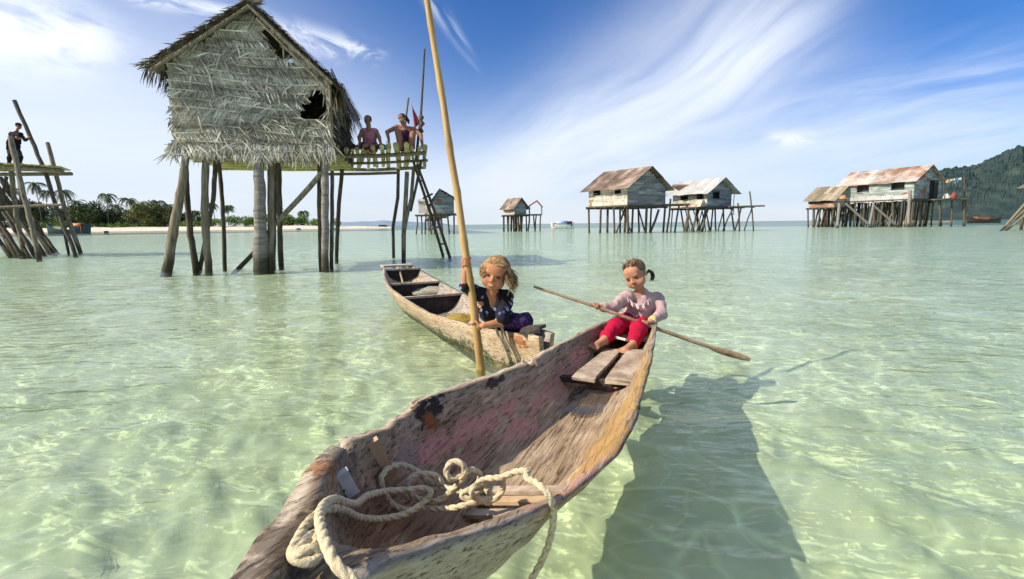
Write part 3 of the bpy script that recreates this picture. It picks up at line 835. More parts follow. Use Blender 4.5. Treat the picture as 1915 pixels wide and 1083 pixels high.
for k in range(34):
    u = k/33; a = P(-120,307,dp-.6).lerp(P(112,319,dp-.6), u); c_ = P(-120,326,dp+1.6).lerp(P(128,324,dp+1.6), u)
    d = (a-c_).normalized(); z_ = V((0,0,.13+random.uniform(0,.02)))
    bm.bar(a+d*random.uniform(.25,.55)+z_, c_-d*random.uniform(.1,.3)+z_, .15, .045)
bm.build('deck', MT['slat'], pf)
PFZ = P(30, 307, dp).z

# ------------------------------------------------------------------ the far stilt houses
MT['board'] = mat_var('grey_boards', [(.25,(.12,.12,.11)),(.5,(.24,.245,.23)),(.78,(.38,.38,.35))], (.6,.6,5), 1.2, 6, isl=.35, bump=.4, bdist=.02)
MT['board_pale'] = mat_var('pale_bleached_boards', [(.25,(.26,.22,.16)),(.45,(.46,.42,.34)),(.75,(.62,.58,.5))], (2,2,.7), 1.2, 6, isl=.25, bump=.3, bdist=.02, spots=((.3,.2,.1), .9, .58))
MT['board_blue'] = mat_var('blue_grey_boards', [(.25,(.10,.115,.12)),(.5,(.2,.23,.235)),(.78,(.33,.36,.35))], (.6,.6,4), 1.2, 6, isl=.3, bump=.4, spots=((.25,.1,.05), .7, .6))
MT['board_teal'] = mat_var('patched_teal_boards', [(.25,(.15,.165,.15)),(.5,(.27,.31,.285)),(.78,(.42,.45,.41))], (1,1,3), .9, 6, isl=.3, bump=.4, spots=((.24,.12,.06), .8, .53))
MT['tin_rust'] = mat_var('rusty_tin_roof', [(.3,(.36,.33,.30)),(.47,(.42,.37,.32)),(.56,(.28,.155,.10)),(.75,(.19,.10,.065))], (.5,.5,1), .55, 6, isl=.25, bump=.3, bdist=.03, rough=.6)
MT['tin_grey'] = mat_var('pale_tin_roof', [(.3,(.3,.3,.29)),(.7,(.52,.51,.48))], (1,1,1), .6, 5, isl=.2, bump=.2, rough=.55)
MT['tin_brown'] = mat_var('rust_brown_roof', [(.28,(.085,.058,.045)),(.5,(.19,.135,.10)),(.7,(.36,.30,.24))], (1,1,1), .8, 6, isl=.4, bump=.5, bdist=.03, spots=((.42,.09,.04), .5, .66))
MT['window_dark'] = mat_plain('window_frame_and_room_dark', (.035,.035,.035))

def solve_len(Bp, d, px):
    """length along d from Bp so that the end shows at picture column px"""
    q = Bp-CAM; f0, rr0 = q.dot(fwd), q.dot(rgt); f1, rr1 = d.dot(fwd), d.dot(rgt); k = (px-957.5)/F
    return (k*f0-rr0)/(rr1-k*f1)
def board_wall(mb, o, ux, L, z0, ztop, nrm, holes=(), bh=.22, th=.03, jag=.0):
    """clapboards in rows with real openings; ztop(a) the height limit"""
    z = z0
    while z < 60:
        zm = z+bh*.5
        inside = [a for a in np.linspace(0, L, 41) if ztop(a) > zm]
        if not inside: break
        spans = [(inside[0], inside[-1])]
        for (h0, h1, hz0, hz1) in holes:
            if hz0 < zm < hz1:
                ns = []
                for s0, s1 in spans:
                    if h0 > s0: ns.append((s0, min(s1, h0)))
                    if h1 < s1: ns.append((max(s0, h1), s1))
                spans = [s for s in ns if s[1]-s[0] > .02]
        for s0, s1 in spans:
            cuts = [s0]; 
            while s1-cuts[-1] > 2.4: cuts.append(cuts[-1]+random.uniform(1.2, 2.2))
            cuts.append(s1)
            for c0, c1 in zip(cuts, cuts[1:]):
                dz = random.uniform(-1,1)*jag
                a = o+ux*(c0+.004)+V((0,0,zm)); b_ = o+ux*(c1-.004)+V((0,0,zm+dz))
                mb.bar(a+nrm*random.uniform(0,.012), b_+nrm*random.uniform(0,.012), th, bh*.97)
        z += bh
def stilt_house(name, label, B, d, yaw, pxA, pxC, yf, ye, yp, mats, oh=.45, wins_side=(), wins_gable=(), posts=None, group=None, nx=4, ny=3, pr=.07, lean=.05, braces=0, pksh=.5, rise_back=0, dark_posts=True, floor_ext=None, roof_rows=True, bh=.24):
    """B: picture (x, y) of the nearest floor corner, at depth d. Gable wall runs from B to column pxC, side wall from B to pxA."""
    Bp = P(B[0], yf, d); zfl = Bp.z
    gx = V((math.cos(yaw), math.sin(yaw), 0)); sx_ = V((-math.sin(yaw), math.cos(yaw), 0))
    W = solve_len(Bp, gx, pxC); Ls = solve_len(Bp, sx_, pxA)
    ze = P(B[0], ye, d).z
    pkp = Bp+gx*W*pksh; dpk = (V((pkp.x,pkp.y,0))-CAM).dot(fwd); zp = P(B[0]+(pxC-B[0])*.5, yp, dpk).z
    o0 = V((Bp.x, Bp.y, 0)); ctr = o0+gx*W/2+sx_*Ls/2
    ho = empty(name, ctr, label, 'house', group)
    gt = lambda a: ze+(zp-ze)*(1-abs(a-W*pksh)/(W*pksh if a < W*pksh else W*(1-pksh)))
    gw = MB(); gh = [(a0*W, a1*W, zfl+(ze-zfl)*b0, zfl+(ze-zfl)*b1) for a0, a1, b0, b1 in wins_gable]
    board_wall(gw, o0, gx, W, zfl, gt, -sx_, gh, bh, jag=.015); gw.build('gable_wall', mats['gable'], ho)
    swm = MB(); sh = [(a0*Ls, a1*Ls, zfl+(ze-zfl)*b0, zfl+(ze-zfl)*b1) for a0, a1, b0, b1 in wins_side]
    board_wall(swm, o0, sx_, Ls, zfl, lambda a: ze, -gx, sh, bh, jag=.015); swm.build('side_wall', mats['side'], ho)
    bk = MB()
    board_wall(bk, o0+sx_*Ls, gx, W, zfl, gt, sx_, (), .5); board_wall(bk, o0+gx*W, sx_, Ls, zfl, lambda a: ze, gx, (), .5)
    bk.build('back_wall', mats['gable'], ho)
    for org, ax, hs in ((o0, gx, gh), (o0, sx_, sh)):
        for h0, h1, z0, z1 in hs:
            fm = MB(); n_ = -sx_ if ax is gx else -gx
            for p, q in (((h0,z0),(h1,z0)), ((h0,z1),(h1,z1)), ((h0,z0),(h0,z1)), ((h1,z0),(h1,z1))):
                fm.bar(org+ax*p[0]+V((0,0,p[1]))+n_*.03, org+ax*q[0]+V((0,0,q[1]))+n_*.03, .07, .07)
            # near-black panel behind the opening, its colour painting the room's shade
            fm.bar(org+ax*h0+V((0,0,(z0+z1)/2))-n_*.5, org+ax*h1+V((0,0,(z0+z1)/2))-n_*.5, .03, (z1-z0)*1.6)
            fm.build('window' if z1-z0 < 1.5 else 'door', MT['window_dark'], ho)
    rf_ = MB()
    for s in (-1, 1):
        am = W*pksh; ae = -oh if s < 0 else W+oh
        slp = (zp-ze)/(W*pksh if s < 0 else W*(1-pksh)); zee = ze-oh*slp
        p0 = o0+gx*am+V((0,0,zp+.06)); p1 = o0+gx*ae+V((0,0,zee+.06))
        nsh = max(4, int((Ls+2*oh)/.75))
        for k in range(nsh):
            b0 = -oh+(Ls+2*oh)*k/nsh; b1 = -oh+(Ls+2*oh)*(k+1)/nsh+.03
            lo = V((0,0,random.uniform(0,.04))); ex = (p1-p0).normalized()*random.uniform(-.08,.12)
            for u0, u1 in ((0,.5),(.47,1)):
                q0 = p0.lerp(p1,u0)+lo; q1 = p0.lerp(p1,u1)+lo+(ex if u1 == 1 else ex*0); lift = V((0,0,random.uniform(.0,.03)+(.03 if u0 == 0 else 0)))
                m0, m1 = sx_*b0, sx_*b1
                th_ = V((0,0,.04))
                rf_.add([q0+m0+lift,q1+m0+lift,q1+m1+lift,q0+m1+lift,q0+m0+lift+th_,q1+m0+lift+th_,q1+m1+lift+th_,q0+m1+lift+th_],
                        [(0,3,2,1),(4,5,6,7),(0,1,5,4),(1,2,6,5),(2,3,7,6),(3,0,4,7)])
    rf_.build('roof', mats['roof'], ho)
    fm = MB(); e_ = .25
    fm.add([o0+gx*a+sx_*b_+V((0,0,z_)) for z_ in (zfl-.16, zfl-.02) for a, b_ in ((-e_,-e_),(W+e_,-e_),(W+e_,Ls+e_),(-e_,Ls+e_))],
           [(0,3,2,1),(4,5,6,7),(0,1,5,4),(1,2,6,5),(2,3,7,6),(3,0,4,7)])
    for k in range(5): fm.bar(o0+gx*(-.4)+sx_*Ls*k/4+V((0,0,zfl-.24)), o0+gx*(W+.4)+sx_*Ls*k/4+V((0,0,zfl-.24)), .14, .14)
    fm.build('floor', MT['post_dark'], ho)
    for i in range(nx):
        for j in range(ny):
            p = o0+gx*W*i/(nx-1)+sx_*Ls*j/(ny-1)
            b_ = p+V((random.uniform(-1,1),random.uniform(-1,1),0))*lean*zfl; b_.z = -.9
            mb = MB(); mb.tube([p+V((0,0,zfl-.1)), p.lerp(b_,.5)+V((random.uniform(-.08,.08),0,zfl*.25)), b_], pr*random.uniform(.8,1.3), 6)
            mb.build('post', MT['post_dark'] if dark_posts or j else MT['post'], ho)
    for k in range(braces):
        i = random.uniform(0, 1); j = random.uniform(0, 1)
        a = o0+gx*W*i+sx_*Ls*j+V((0,0,zfl-.15)); b_ = o0+gx*W*min(1.15, max(-.1, i+random.choice((-1,1))*random.uniform(.25,.5)))+sx_*Ls*j; b_.z = -.8
        mb = MB(); mb.tube([a, b_], pr*.7, 6); mb.build('brace', MT['post_dark' if k % 3 else 'post'], ho)
    return dict(o=ho, o0=o0, gx=gx, sx=sx_, W=W, L=Ls, zf=zfl, ze=ze, zp=zp, Bp=Bp)
R_ = math.radians
# pale-walled hut with the brown roof, right of centre
hc = stilt_house('stilt_house', 'stilt house with rust brown roof, pale left wall and grey woven gable', (1173, 0), 54, R_(34), 1101, 1244, 383, 347, 316,
    dict(gable=MT['board'], side=MT['board_pale'], roof=MT['tin_brown']), oh=.7, wins_side=((.16,.30,.62,.92),(.68,.86,.62,.95)), nx=3, ny=4, pr=.13, lean=.08, braces=3)
hd = stilt_house('stilt_house', 'stilt house with pale tin roof and blue window frame behind the brown-roofed one', (1322, 0), 60, R_(30), 1258, 1367, 386, 356, 336,
    dict(gable=MT['board_blue'], side=MT['board_pale'], roof=MT['tin_grey']), oh=.8, wins_side=((.1,.28,.5,.95),(.55,.75,.5,.95)), wins_gable=((.22,.48,.5,.95),), nx=4, ny=3, pr=.1, lean=.3, braces=16)
# its deck reaching right, on leaning poles
def far_deck(ho, pa, pb, d, wdt, posts, top=(), mat=MT['post'], gname='deck'):
    a = P(*pa, d); b_ = P(*pb, d); b_.z = a.z; n_ = V((-(b_-a).y, (b_-a).x, 0)).normalized()*wdt
    mb = MB(); N = 14
    for k in range(N):
        u0 = k/N; u1 = (k+.86)/N
        c0, c1 = a.lerp(b_,(u0+u1)/2), None
        mb.bar(c0-n_*.1, c0+n_, (b_-a).length/N*.86, .09)
    mb.bar(a-V((0,0,.12)), b_-V((0,0,.12)), .12, .12); mb.bar(a+n_*.9-V((0,0,.12)), b_+n_*.9-V((0,0,.12)), .12, .12)
    mb.build(gname, mat, ho)
    for (x0, y0, x1, y1, r_) in posts:
        p0 = P(x0, y0, d); p1 = P(x1, y1, d)
        mb = MB(); q = [p0, p0.lerp(p1,.5)+V((random.uniform(-.1,.1),0,0)), p1]; q = down(q); mb.tube(q, r_, 6); mb.build('post', MT['post_dark'], ho)
far_deck(hd['o'], (1362, 386), (1412, 385), 60, 3.0, [(1372,388,1352,432,.1),(1380,380,1383,431,.1),(1386,388,1374,431,.1),(1402,358,1409,430,.09),(1407,388,1392,431,.08),(1374,360,1372,388,.05)])
mb = MB(); mb.tube([P(1385,386,60), P(1430,385,60)], .09, 6); mb.build('beam', MT['post_dark'], hd['o'])
far_deck(hc['o'], (1246, 382), (1290, 381), 56, 2.2, [(1254,372,1247,434,.1),(1270,384,1262,434,.1),(1284,384,1298,433,.1),(1232,392,1216,434,.13)])
# little tin shelter between the two
sh = MB(); c_ = P(1268, 352, 57.5)
sh.add([P(1256,349,57), P(1284,347,57), P(1288,345,59.5), P(1258,345,59.5)], [(0,1,2,3)])
sh.add([P(1256,350,57), P(1284,348,57), P(1270,357,57)], [(0,1,2)])
o = sh.build('lean_to_roof', MT['tin_brown'], hd['o']); md = o.modifiers.new('thick', 'SOLIDIFY'); md.thickness = .08
# two small far huts
ha = stilt_house('stilt_house', 'small dark blue-grey stilt house seen beside the ladder', (812, 0), 64, R_(10), 796, 849, 399, 370, 356,
    dict(gable=MT['board_blue'], side=MT['board'], roof=MT['leaf_dark']), oh=.35, nx=4, ny=3, pr=.12, lean=.12, braces=3, pksh=.3)
far_deck(ha['o'], (776, 402), (806, 401), 65, 2.5, [(780,403,779,432,.09),(788,403,789,432,.09),(797,403,795,432,.08),(803,403,806,432,.09)])
an = MB(); a0 = P(783, 400, 66)
for k in range(6): an.bar(a0+V((0,0,.2+k*.3)), a0+V((1.3,0,.2+k*.3)), .05, .29)
an.bar(P(781, 376, 66), P(803, 376, 66), .9, .08)
an.build('annex_wall', MT['board_pale'], ha['o'])
hb_ = stilt_house('stilt_house', 'tiny distant stilt house with brown roof and white side, left of the white boat', (962, 0), 78, R_(32), 942, 984, 401, 386, 372,
    dict(gable=MT['board_blue'], side=MT['board_pale'], roof=MT['tin_brown']), oh=.5, wins_side=((.12,.34,.55,.95),(.62,.84,.55,.95)), nx=4, ny=3, pr=.12, lean=.12, braces=3)
far_deck(hb_['o'], (984, 401), (1013, 400), 79, 2.5, [(990,402,988,427,.12),(998,402,1000,427,.1),(1003,402,1001,427,.1),(1011,402,1010,427,.1)])
mb = MB()
mb.quad(P(990,385,79), P(1004,376,79), P(1004,374,82), P(990,383,82)); mb.quad(P(1004,376,79), P(1015,388,79), P(1015,386,82), P(1004,374,82))
o = mb.build('awning', mat_plain('red_brown_awning', (.25,.06,.04)), hb_['o']); md = o.modifiers.new('thick', 'SOLIDIFY'); md.thickness = .1
mb = MB(); mb.tube([P(990,384,79.5), P(990,402,79.5)], .1, 6); mb.tube([P(1013,386,79.5), P(1013,402,79.5)], .08, 6); mb.build('awning_post', MT['post_dark'], hb_['o'])

# long tin-roofed house at the right
he = stilt_house('stilt_house', 'long stilt house with rust-streaked tin roof, teal patched walls and dark door', (1708, 0), 76, R_(24), 1569, 1758, 371, 337, 312,
    dict(gable=MT['board_teal'], side=MT['board_teal'], roof=MT['tin_rust']), oh=.5, wins_side=((.12,.28,.55,.98),(.58,.74,.45,.92)), wins_gable=((.56,.86,.05,1.02),), nx=5, ny=9, pr=.13, lean=.14, braces=9, bh=.34)
# white tin skirt along the side wall
mb = MB(); o0, gx, sx_ = he['o0'], he['gx'], he['sx']; L = he['L']; zfl = he['zf']
for k in range(16):
    u0 = L*.02+L*.86*k/16
    mb.bar(o0+sx_*u0-gx*.12+V((0,0,zfl+.15+random.uniform(-.1,.1))), o0+sx_*(u0+L*.86/16*.98)-gx*.12+V((0,0,zfl+.15+random.uniform(-.1,.1))), .05, 1.0*random.uniform(.85,1.15))
mb.build('tin_skirt', MT['tin_grey'], he['o'])
D_ = 76
far_deck(he['o'], (1745, 373), (1806, 374), 76, 5, [(1757,375,1757,421,.13),(1780,375,1779,421,.13),(1801,375,1803,421,.2),(1806,375,1803,421,.12),(1803,330,1804,375,.1)])
for x0, y0, x1, y1, r_ in ((1582,381,1625,420,.16),(1633,384,1677,422,.16),(1570,380,1566,421,.2),(1634,380,1626,421,.16),(1702,356,1698,422,.2)):
    p0 = P(x0,y0,74); p1 = P(x1,y1,74); mb = MB(); mb.tube(down([p0,p1]), r_, 7); mb.build('brace', MT['bleached'] if 'bleached' in MT else MT['trunk'], he['o'])
# moored pale raft beams under the deck
# thatched annex on the left
hf = stilt_house('stilt_house', 'low thatched annex with rusty wall band at the left end of the long house', (1560, 0), 84, R_(24), 1511, 1600, 387, 371, 349,
    dict(gable=MT['tin_rust'], side=MT['tin_rust'], roof=MT['leaf_brown']), oh=.6, wins_side=((.05,.95,.45,.98),), nx=5, ny=5, pr=.13, lean=.2, braces=6)
# house cut by the right edge
hg = stilt_house('stilt_house', 'stilt house mostly cut off by the photo\'s right edge, on diagonal poles', (1990, 0), 46, R_(10), 1918, 2090, 380, 345, 316,
    dict(gable=MT['board'], side=MT['board'], roof=MT['leaf_brown']), oh=.5, nx=3, ny=3, pr=.1, lean=.1, braces=2)
for x0, y0, x1, y1 in ((1930,380,1892,414),(1925,372,1886,416),(1940,384,1905,412)):
    p0 = P(x0,y0,46); p1 = P(x1,y1,46); mb = MB(); mb.tube(down([p0,p1]), .1, 7); mb.build('brace', MT['post'], hg['o'])
# washing line and oddments on the long house's deck
wl = empty('washing_line', V((*P(1785,420,75)[:2], P(1785,372,75).z)), 'washing line with yellow, white and blue cloths beside the long house', 'washing line')
mb = MB(); mb.tube([P(1765,338,75), P(1784,334,75), P(1804,331,75)], .02, 5); mb.build('line', MT['post_dark'], wl)
for x0, x1, dr_, col, nm in ((1770,1777,6,(.5,.38,.16),'yellow'),(1777,1785,4,(.55,.52,.48),'white'),(1785,1791,10,(.1,.22,.36),'blue'),(1791,1797,5,(.6,.62,.62),'grey')):
    mb = MB(); vs = []
    for i in range(7):
        for j in range(5):
            px = x0+(x1-x0)*i/6; py = 336.5-(px-1770)*.16+dr_*j/4
            p = P(px, py, 75); vs.append(p+V((0, .12*math.sin(i*1.7+j*.6), 0)))
    mb.add(vs, [(i*5+j, (i+1)*5+j, (i+1)*5+j+1, i*5+j+1) for i in range(6) for j in range(4)], True)
    o = mb.build('cloth', mat_plain(nm+'_washing', col), wl, nm+' cloth'); md = o.modifiers.new('thick', 'SOLIDIFY'); md.thickness = .03
mb = MB(); mb.tube([P(1765,338,75), P(1766,374,75)], .05, 6); mb.build('line_post', MT['post_dark'], wl)
rag('sack', P(1770,371,75.3), (.5,.4,.6), mat_plain('white_sack', (.5,.48,.44)), 'white sack standing on the long house\'s deck', 'sack')
rag('cloth_bundle', P(1783,371,75.3), (.45,.3,.9), mat_plain('red_bundle', (.28,.06,.04)), 'red heap beside the white sack on the long house\'s deck')
rag('basket', P(1577,372,75), (.55,.5,.5), mat_plain('orange_basket', (.5,.24,.1)), 'orange brown basket at the left corner of the long house', 'basket')

# ------------------------------------------------------------------ boats far off
def hull_simple(mb, c, L, W_, hh, ang, sheer=.3, n=22, draft=.15, bluff=1.6):
    c = V(c); ex = V((math.cos(ang), math.sin(ang), 0)); ey = V((-ex.y, ex.x, 0)); vs = []; S = 9
    for i in range(n+1):
        u = i/n*2-1; wd = W_/2*(1-abs(u)**(bluff*1.6))**.8+.01; zt = hh+sheer*abs(u)**2.4
        for j in range(S):
            v_ = j/(S-1)*2-1
            vs.append(c+ex*(u*L/2*(1-.06*(1-abs(v_))))+ey*(wd*(math.sin(v_*PI/2)))+V((0,0,-draft+(zt+draft)*abs(v_)**2.0)))
    fs = [(i*S+j, i*S+j+1, (i+1)*S+j+1, (i+1)*S+j) for i in range(n) for j in range(S-1)]
    mb.add(vs, fs, True)
    dk_ = [(i*S, (i+1)*S, (i+1)*S+S-1, i*S+S-1) for i in range(n)]
    mb.add([v-V((0,0,.12)) for v in vs], dk_)
def far_boat(px, py, d, lenpx, hh_px, label, hull, parts, ang=0.0, sheer=.25, group=None):
    c = P(px, py, d); c.z = 0; k = d/957
    o = empty('boat', c, label, 'boat', group)
    mb = MB(); hull_simple(mb, c, lenpx*k, lenpx*k*.2, hh_px*k, ang, sheer*hh_px*k*2); mb.build('hull', hull, o)
    for nm, x0, x1, y0, y1, wd, mat, kind in parts:
        a = P(px+x0, py, d); m_ = MB(); cx = (x0+x1)/2*k; zl = y0*k; zh = y1*k; w2 = wd*k/2
        if kind == 'box':
            m_.box(c+V((cx,0,(zl+zh)/2)), ((x1-x0)*k, wd*k, zh-zl))
            m_.box(c+V((cx,0,zh+.03)), ((x1-x0)*k*1.06, wd*k*1.1, .06))
        else:        # arched awning on posts
            N = 8; vs = []
            for i in range(2):
                for j in range(N+1):
                    an = PI*j/N; vs.append(c+V((x0*k if i == 0 else x1*k, -math.cos(an)*w2, zl+(zh-zl)*math.sin(an))))
            m_.add(vs, [(j, j+1, N+2+j, N+1+j) for j in range(N)], True)
            for xx in (x0, x1):
                for s in (-1, 1): m_.tube([c+V((xx*k, s*w2, 0)), c+V((xx*k, s*w2, zl))], .05, 5)
        q = m_.build(nm, mat, o)
        if kind != 'box': md = q.modifiers.new('thick', 'SOLIDIFY'); md.thickness = .06
    return o
PN = lambda nm, c: mat_var(nm, [(.3, tuple(v*.8 for v in c)), (.7, tuple(min(1, v*1.15) for v in c))], nscale=2, isl=0, bump=.1, rough=.5)
far_boat(1052, 420, 110, 44, 5, 'white launch with blue striped awning, moored between the far stilt houses', PN('white_hull', (.75,.74,.7)),
    [('awning', -12, 8, 8, 13, 7, PN('blue_white_awning', (.35,.45,.75)), 'arch'), ('cabin', 8, 18, 4, 12, 6, PN('dark_cabin', (.05,.05,.07)), 'box'), ('stern_box', -19, -12, 4, 9, 6, PN('orange_box', (.6,.35,.2)), 'box')], sheer=.6)
far_boat(130, 437, 130, 84, 7, 'long dark green boat with an orange awning moored off the beach', PN('dark_green_hull', (.02,.05,.055)),
    [('awning', 8, 27, 13, 18, 12, PN('orange_awning', (.7,.2,.06)), 'arch'), ('cabin', 4, 26, 5, 12, 9, PN('teal_cabin', (.04,.16,.17)), 'box'), ('crate', -26, -12, 5, 13, 8, MT['board_pale'], 'box')], sheer=1.0)
far_boat(199, 436, 135, 9, 2.2, 'tiny dark dinghy right of the boat with the orange awning', PN('black_hull', (.02,.02,.025)), [('thwart', -2, 2, 1, 3, 2, PN('dark_thwart', (.03,.03,.03)), 'box')])
far_boat(716, 423, 220, 17, 3.5, 'small dark boat at the tip of the sand spit', PN('blackish_hull', (.025,.025,.035)), [('cabin', -6, 5, 2, 5.5, 4, PN('black_cabin', (.03,.03,.04)), 'box')])
far_boat(629, 426, 150, 10, 3.5, 'small teal boat just right of the hut\'s paired posts', PN('teal_hull', (.04,.26,.27)), [('cabin', 0, 4, 2, 9, 4, PN('navy_cabin', (.03,.05,.09)), 'box')])
far_boat(558, 426, 165, 9, 2, 'tiny pale green boat off the beach behind the hut\'s brace', PN('green_hull', (.12,.3,.2)), [('thwart', -2, 2, 1, 2.6, 2, PN('grey_thwart', (.1,.12,.1)), 'box')])
far_boat(1840, 413, 120, 66, 6, 'long dark boat with a rusty cabin moored before the mountain', PN('brown_black_hull', (.045,.035,.03)),
    [('cabin', -16, 6, 5, 11, 9, PN('rust_cabin', (.32,.13,.06)), 'box'), ('deck_box', 10, 24, 4, 6, 8, PN('dark_box', (.06,.05,.05)), 'box')], sheer=.6)
far_boat(1735, 415, 100, 100, 4, 'pale flat barge lying behind the long house\'s stilts', PN('pale_barge', (.5,.44,.35)), [('plank_stack', -30, 5, 3, 5.5, 9, MT['board_pale'], 'box')], sheer=.2)
# ------------------------------------------------------------------ dugout boats
class Boat:
    def __init__(s, name, label, e, Lc, Rc, floor, keel, thick, s0, s1, mat, N=150, jag=.004, pw=3.0, pwr=None, owr=2.1, cols=22, dents=()):
        s.e = V((e[0], e[1], 0)).normalized(); s.ang = math.atan2(s.e.y, s.e.x)
        s.l = V((-s.e.y, s.e.x, 0))                       # towards the boat's left
        def table(C_):
            rows = []
            for px, py, z in C_:
                p = G(px, py, z); rows.append((p.dot(s.e), p.dot(s.l), z))
            return np.array(sorted(rows))
        TL, TR = table(Lc), table(Rc); s.TL, s.TR = TL, TR
        mids = (TL[:,1].mean()+TR[:,1].mean())/2
        s.org = s.e*((s0+s1)/2)+s.l*mids
        s.root = empty(name, (s.org.x, s.org.y, 0), label, 'boat', None, s.ang)
        ss = np.linspace(s0, s1, N)
        def sm(a, k):
            ker = np.ones(k)/k; return np.convolve(np.pad(a, k//2, 'edge'), ker, 'valid')
        s.ss = ss; s.s0, s.s1 = s0, s1
        s.yl = sm(np.interp(ss, TL[:,0], TL[:,1]), 13); s.yr = sm(np.interp(ss, TR[:,0], TR[:,1]), 13)
        s.zl = sm(np.interp(ss, TL[:,0], TL[:,2]), 3); s.zr = sm(np.interp(ss, TR[:,0], TR[:,2]), 9)
        s.floor = floor; s.pw = pw; s.pwr = pwr or pw; s.thick = thick
        vs = []; n = cols; ins = []
        for i, q in enumerate(ss):
            yl, yr, zl, zr = s.yl[i], s.yr[i], s.zl[i], s.zr[i]
            for dq0, dq1, side, dep in dents:
                if dq0 < q < dq1:
                    f_ = math.sin(PI*(q-dq0)/(dq1-dq0))**.5*dep
                    if side == 'L': zl -= f_
                    else: zr -= f_
            mid, hf = (yl+yr)/2, (yl-yr)/2; th = thick(q); zf_ = min(floor(q), min(zl, zr)-.015); zk = keel(q)
            ring = []
            for k in range(n+1):                          # outside, left rim to right rim
                u = 1-2*k/n; zr_ = zl if u > 0 else zr
                ring.append((mid+hf*math.copysign(abs(u)**(.85 if u > 0 or not pwr else 1.0), u), zk+(zr_-zk)*abs(u)**(2.1 if u > 0 else owr), 0))
            for k in range(n+1):                          # inside, right rim to left rim
                u = -1+2*k/n; zr_ = zl if u > 0 else zr
                ring.append((mid+(hf-th)*u, zf_+(zr_-.004-zf_)*abs(u)**(pw if u > 0 else s.pwr), 1))
            for y_, z_, a in ring:
                p = s.e*q + s.l*y_ + V((0,0,z_))
                nn = mnoise.noise(p*9)*jag*1.5 + mnoise.noise(V((q*5, y_*30, z_*30)))*jag
                p = p + V((0,0,nn*1.3)) + s.l*nn
                vs.append(p); ins.append(a)
        m_ = 2*(n+1)
        fs = [(i*m_+j, i*m_+(j+1)%m_, (i+1)*m_+(j+1)%m_, (i+1)*m_+j) for i in range(N-1) for j in range(m_)]
        mb = MB(); mb.add(vs, fs, True)
        for i, fl_ in ((0, 1), (N-1, 0)):
            for k in range(n):
                a, b_ = i*m_+k, i*m_+k+1; c_, d_ = i*m_+m_-1-k-1, i*m_+m_-1-k
                f = (a, b_, c_, d_); mb.f.append(f if fl_ else f[::-1]); mb.sm.append(False)
        s.hull = mb.build('hull', mat, s.root)
        at_ = s.hull.data.attributes.new('inside', 'FLOAT', 'POINT'); at_.data.foreach_set('value', ins)
    def at(s, q, u, z):                     # u: -1 right rim .. 1 left rim
        yl = np.interp(q, s.ss, s.yl); yr = np.interp(q, s.ss, s.yr)
        return s.e*q + s.l*((yl+yr)/2+(yl-yr)/2*u) + V((0,0,z))
    def zin(s, q, u):
        zl = np.interp(q, s.ss, s.zl); zr = np.interp(q, s.ss, s.zr); f = s.floor(q)
        return f+((zl if u > 0 else zr)-f)*abs(u)**(s.pw if u > 0 else s.pwr)
    def local(s, p):
        d = V((p[0], p[1], 0))-V((s.org.x, s.org.y, 0)); return (d.dot(s.e), d.dot(s.l), p[2])

def hull_mat(name, inner, outer, rim, patches=(), boxes=(), org_x=0, grain=1.0, stain=(.05,.03,.02)):
    """old dugout wood: long grain, different weathering inside and out, patches of worn paint at real places"""
    m, t, b = new_mat(name)
    co = t.objco()
    at_ = t.node('ShaderNodeAttribute', attribute_name='inside'); ia = at_.outputs['Fac']
    g1 = t.noise(t.scale(co, (1.0, 22, 22)), 3.0*grain, 7, .72, .25)
    g2 = t.noise(t.scale(co, (1, 2.5, 2.5)), 2.6, 6, .65, .8)
    g3 = t.noise(t.scale(co, (1.6, 34, 34)), 2.6*grain, 5, .7)
    g = t.m('ADD', t.m('MULTIPLY', g1, .55), t.m('MULTIPLY', g2, .45))
    ci = t.ramp(g, inner); cout = t.ramp(g, outer)
    c = t.mix(t.smooth(ia, .35, .65), cout, ci)
    crack = t.smooth(g3, .565, .65)
    c = t.mix(t.m('MULTIPLY', crack, .72), c, stain)
    fine = t.noise(t.scale(co, (.6,1,1)), 30, 5, .75); mid = t.noise(co, 5.5, 4, .6, .6)
    for (cx, cy, cz), (rx, ry, rz), col, amt, edge in patches:
        d = t.vm('DIVIDE', t.vm('SUBTRACT', co, (cx, cy, cz)), (rx, ry, rz))
        ln = t.node('ShaderNodeVectorMath', operation='LENGTH'); t.inp(ln, 0, d)
        v = t.m('ADD', ln.outputs['Value'], t.m('ADD', t.m('MULTIPLY', t.m('SUBTRACT', mid, .5), 2.2), t.m('MULTIPLY', t.m('SUBTRACT', fine, .5), 3.6)))
        f = t.m('MULTIPLY', t.smooth(v, 1.0+edge, 1.0-edge), amt)
        cc = t.mix(t.smooth(fine, .3, .7), tuple(x*.72 for x in col), col)
        c = t.mix(f, c, cc)
    t.inp(b, 'Base Color', c); t.inp(b, 'Roughness', t.m('MULTIPLY_ADD', g2, .3, .55)); t.inp(b, 'Specular IOR Level', .25)
    h = t.m('SUBTRACT', t.m('ADD', t.m('MULTIPLY', g1, 1.0), t.m('MULTIPLY', fine, .25)), t.m('MULTIPLY', crack, .8))
    t.inp(b, 'Normal', t.bump(h, .85, .012))
    return m
def ss_(x, a, b):
    k = min(1, max(0, (x-a)/(b-a))); return k*k*(3-2*k)

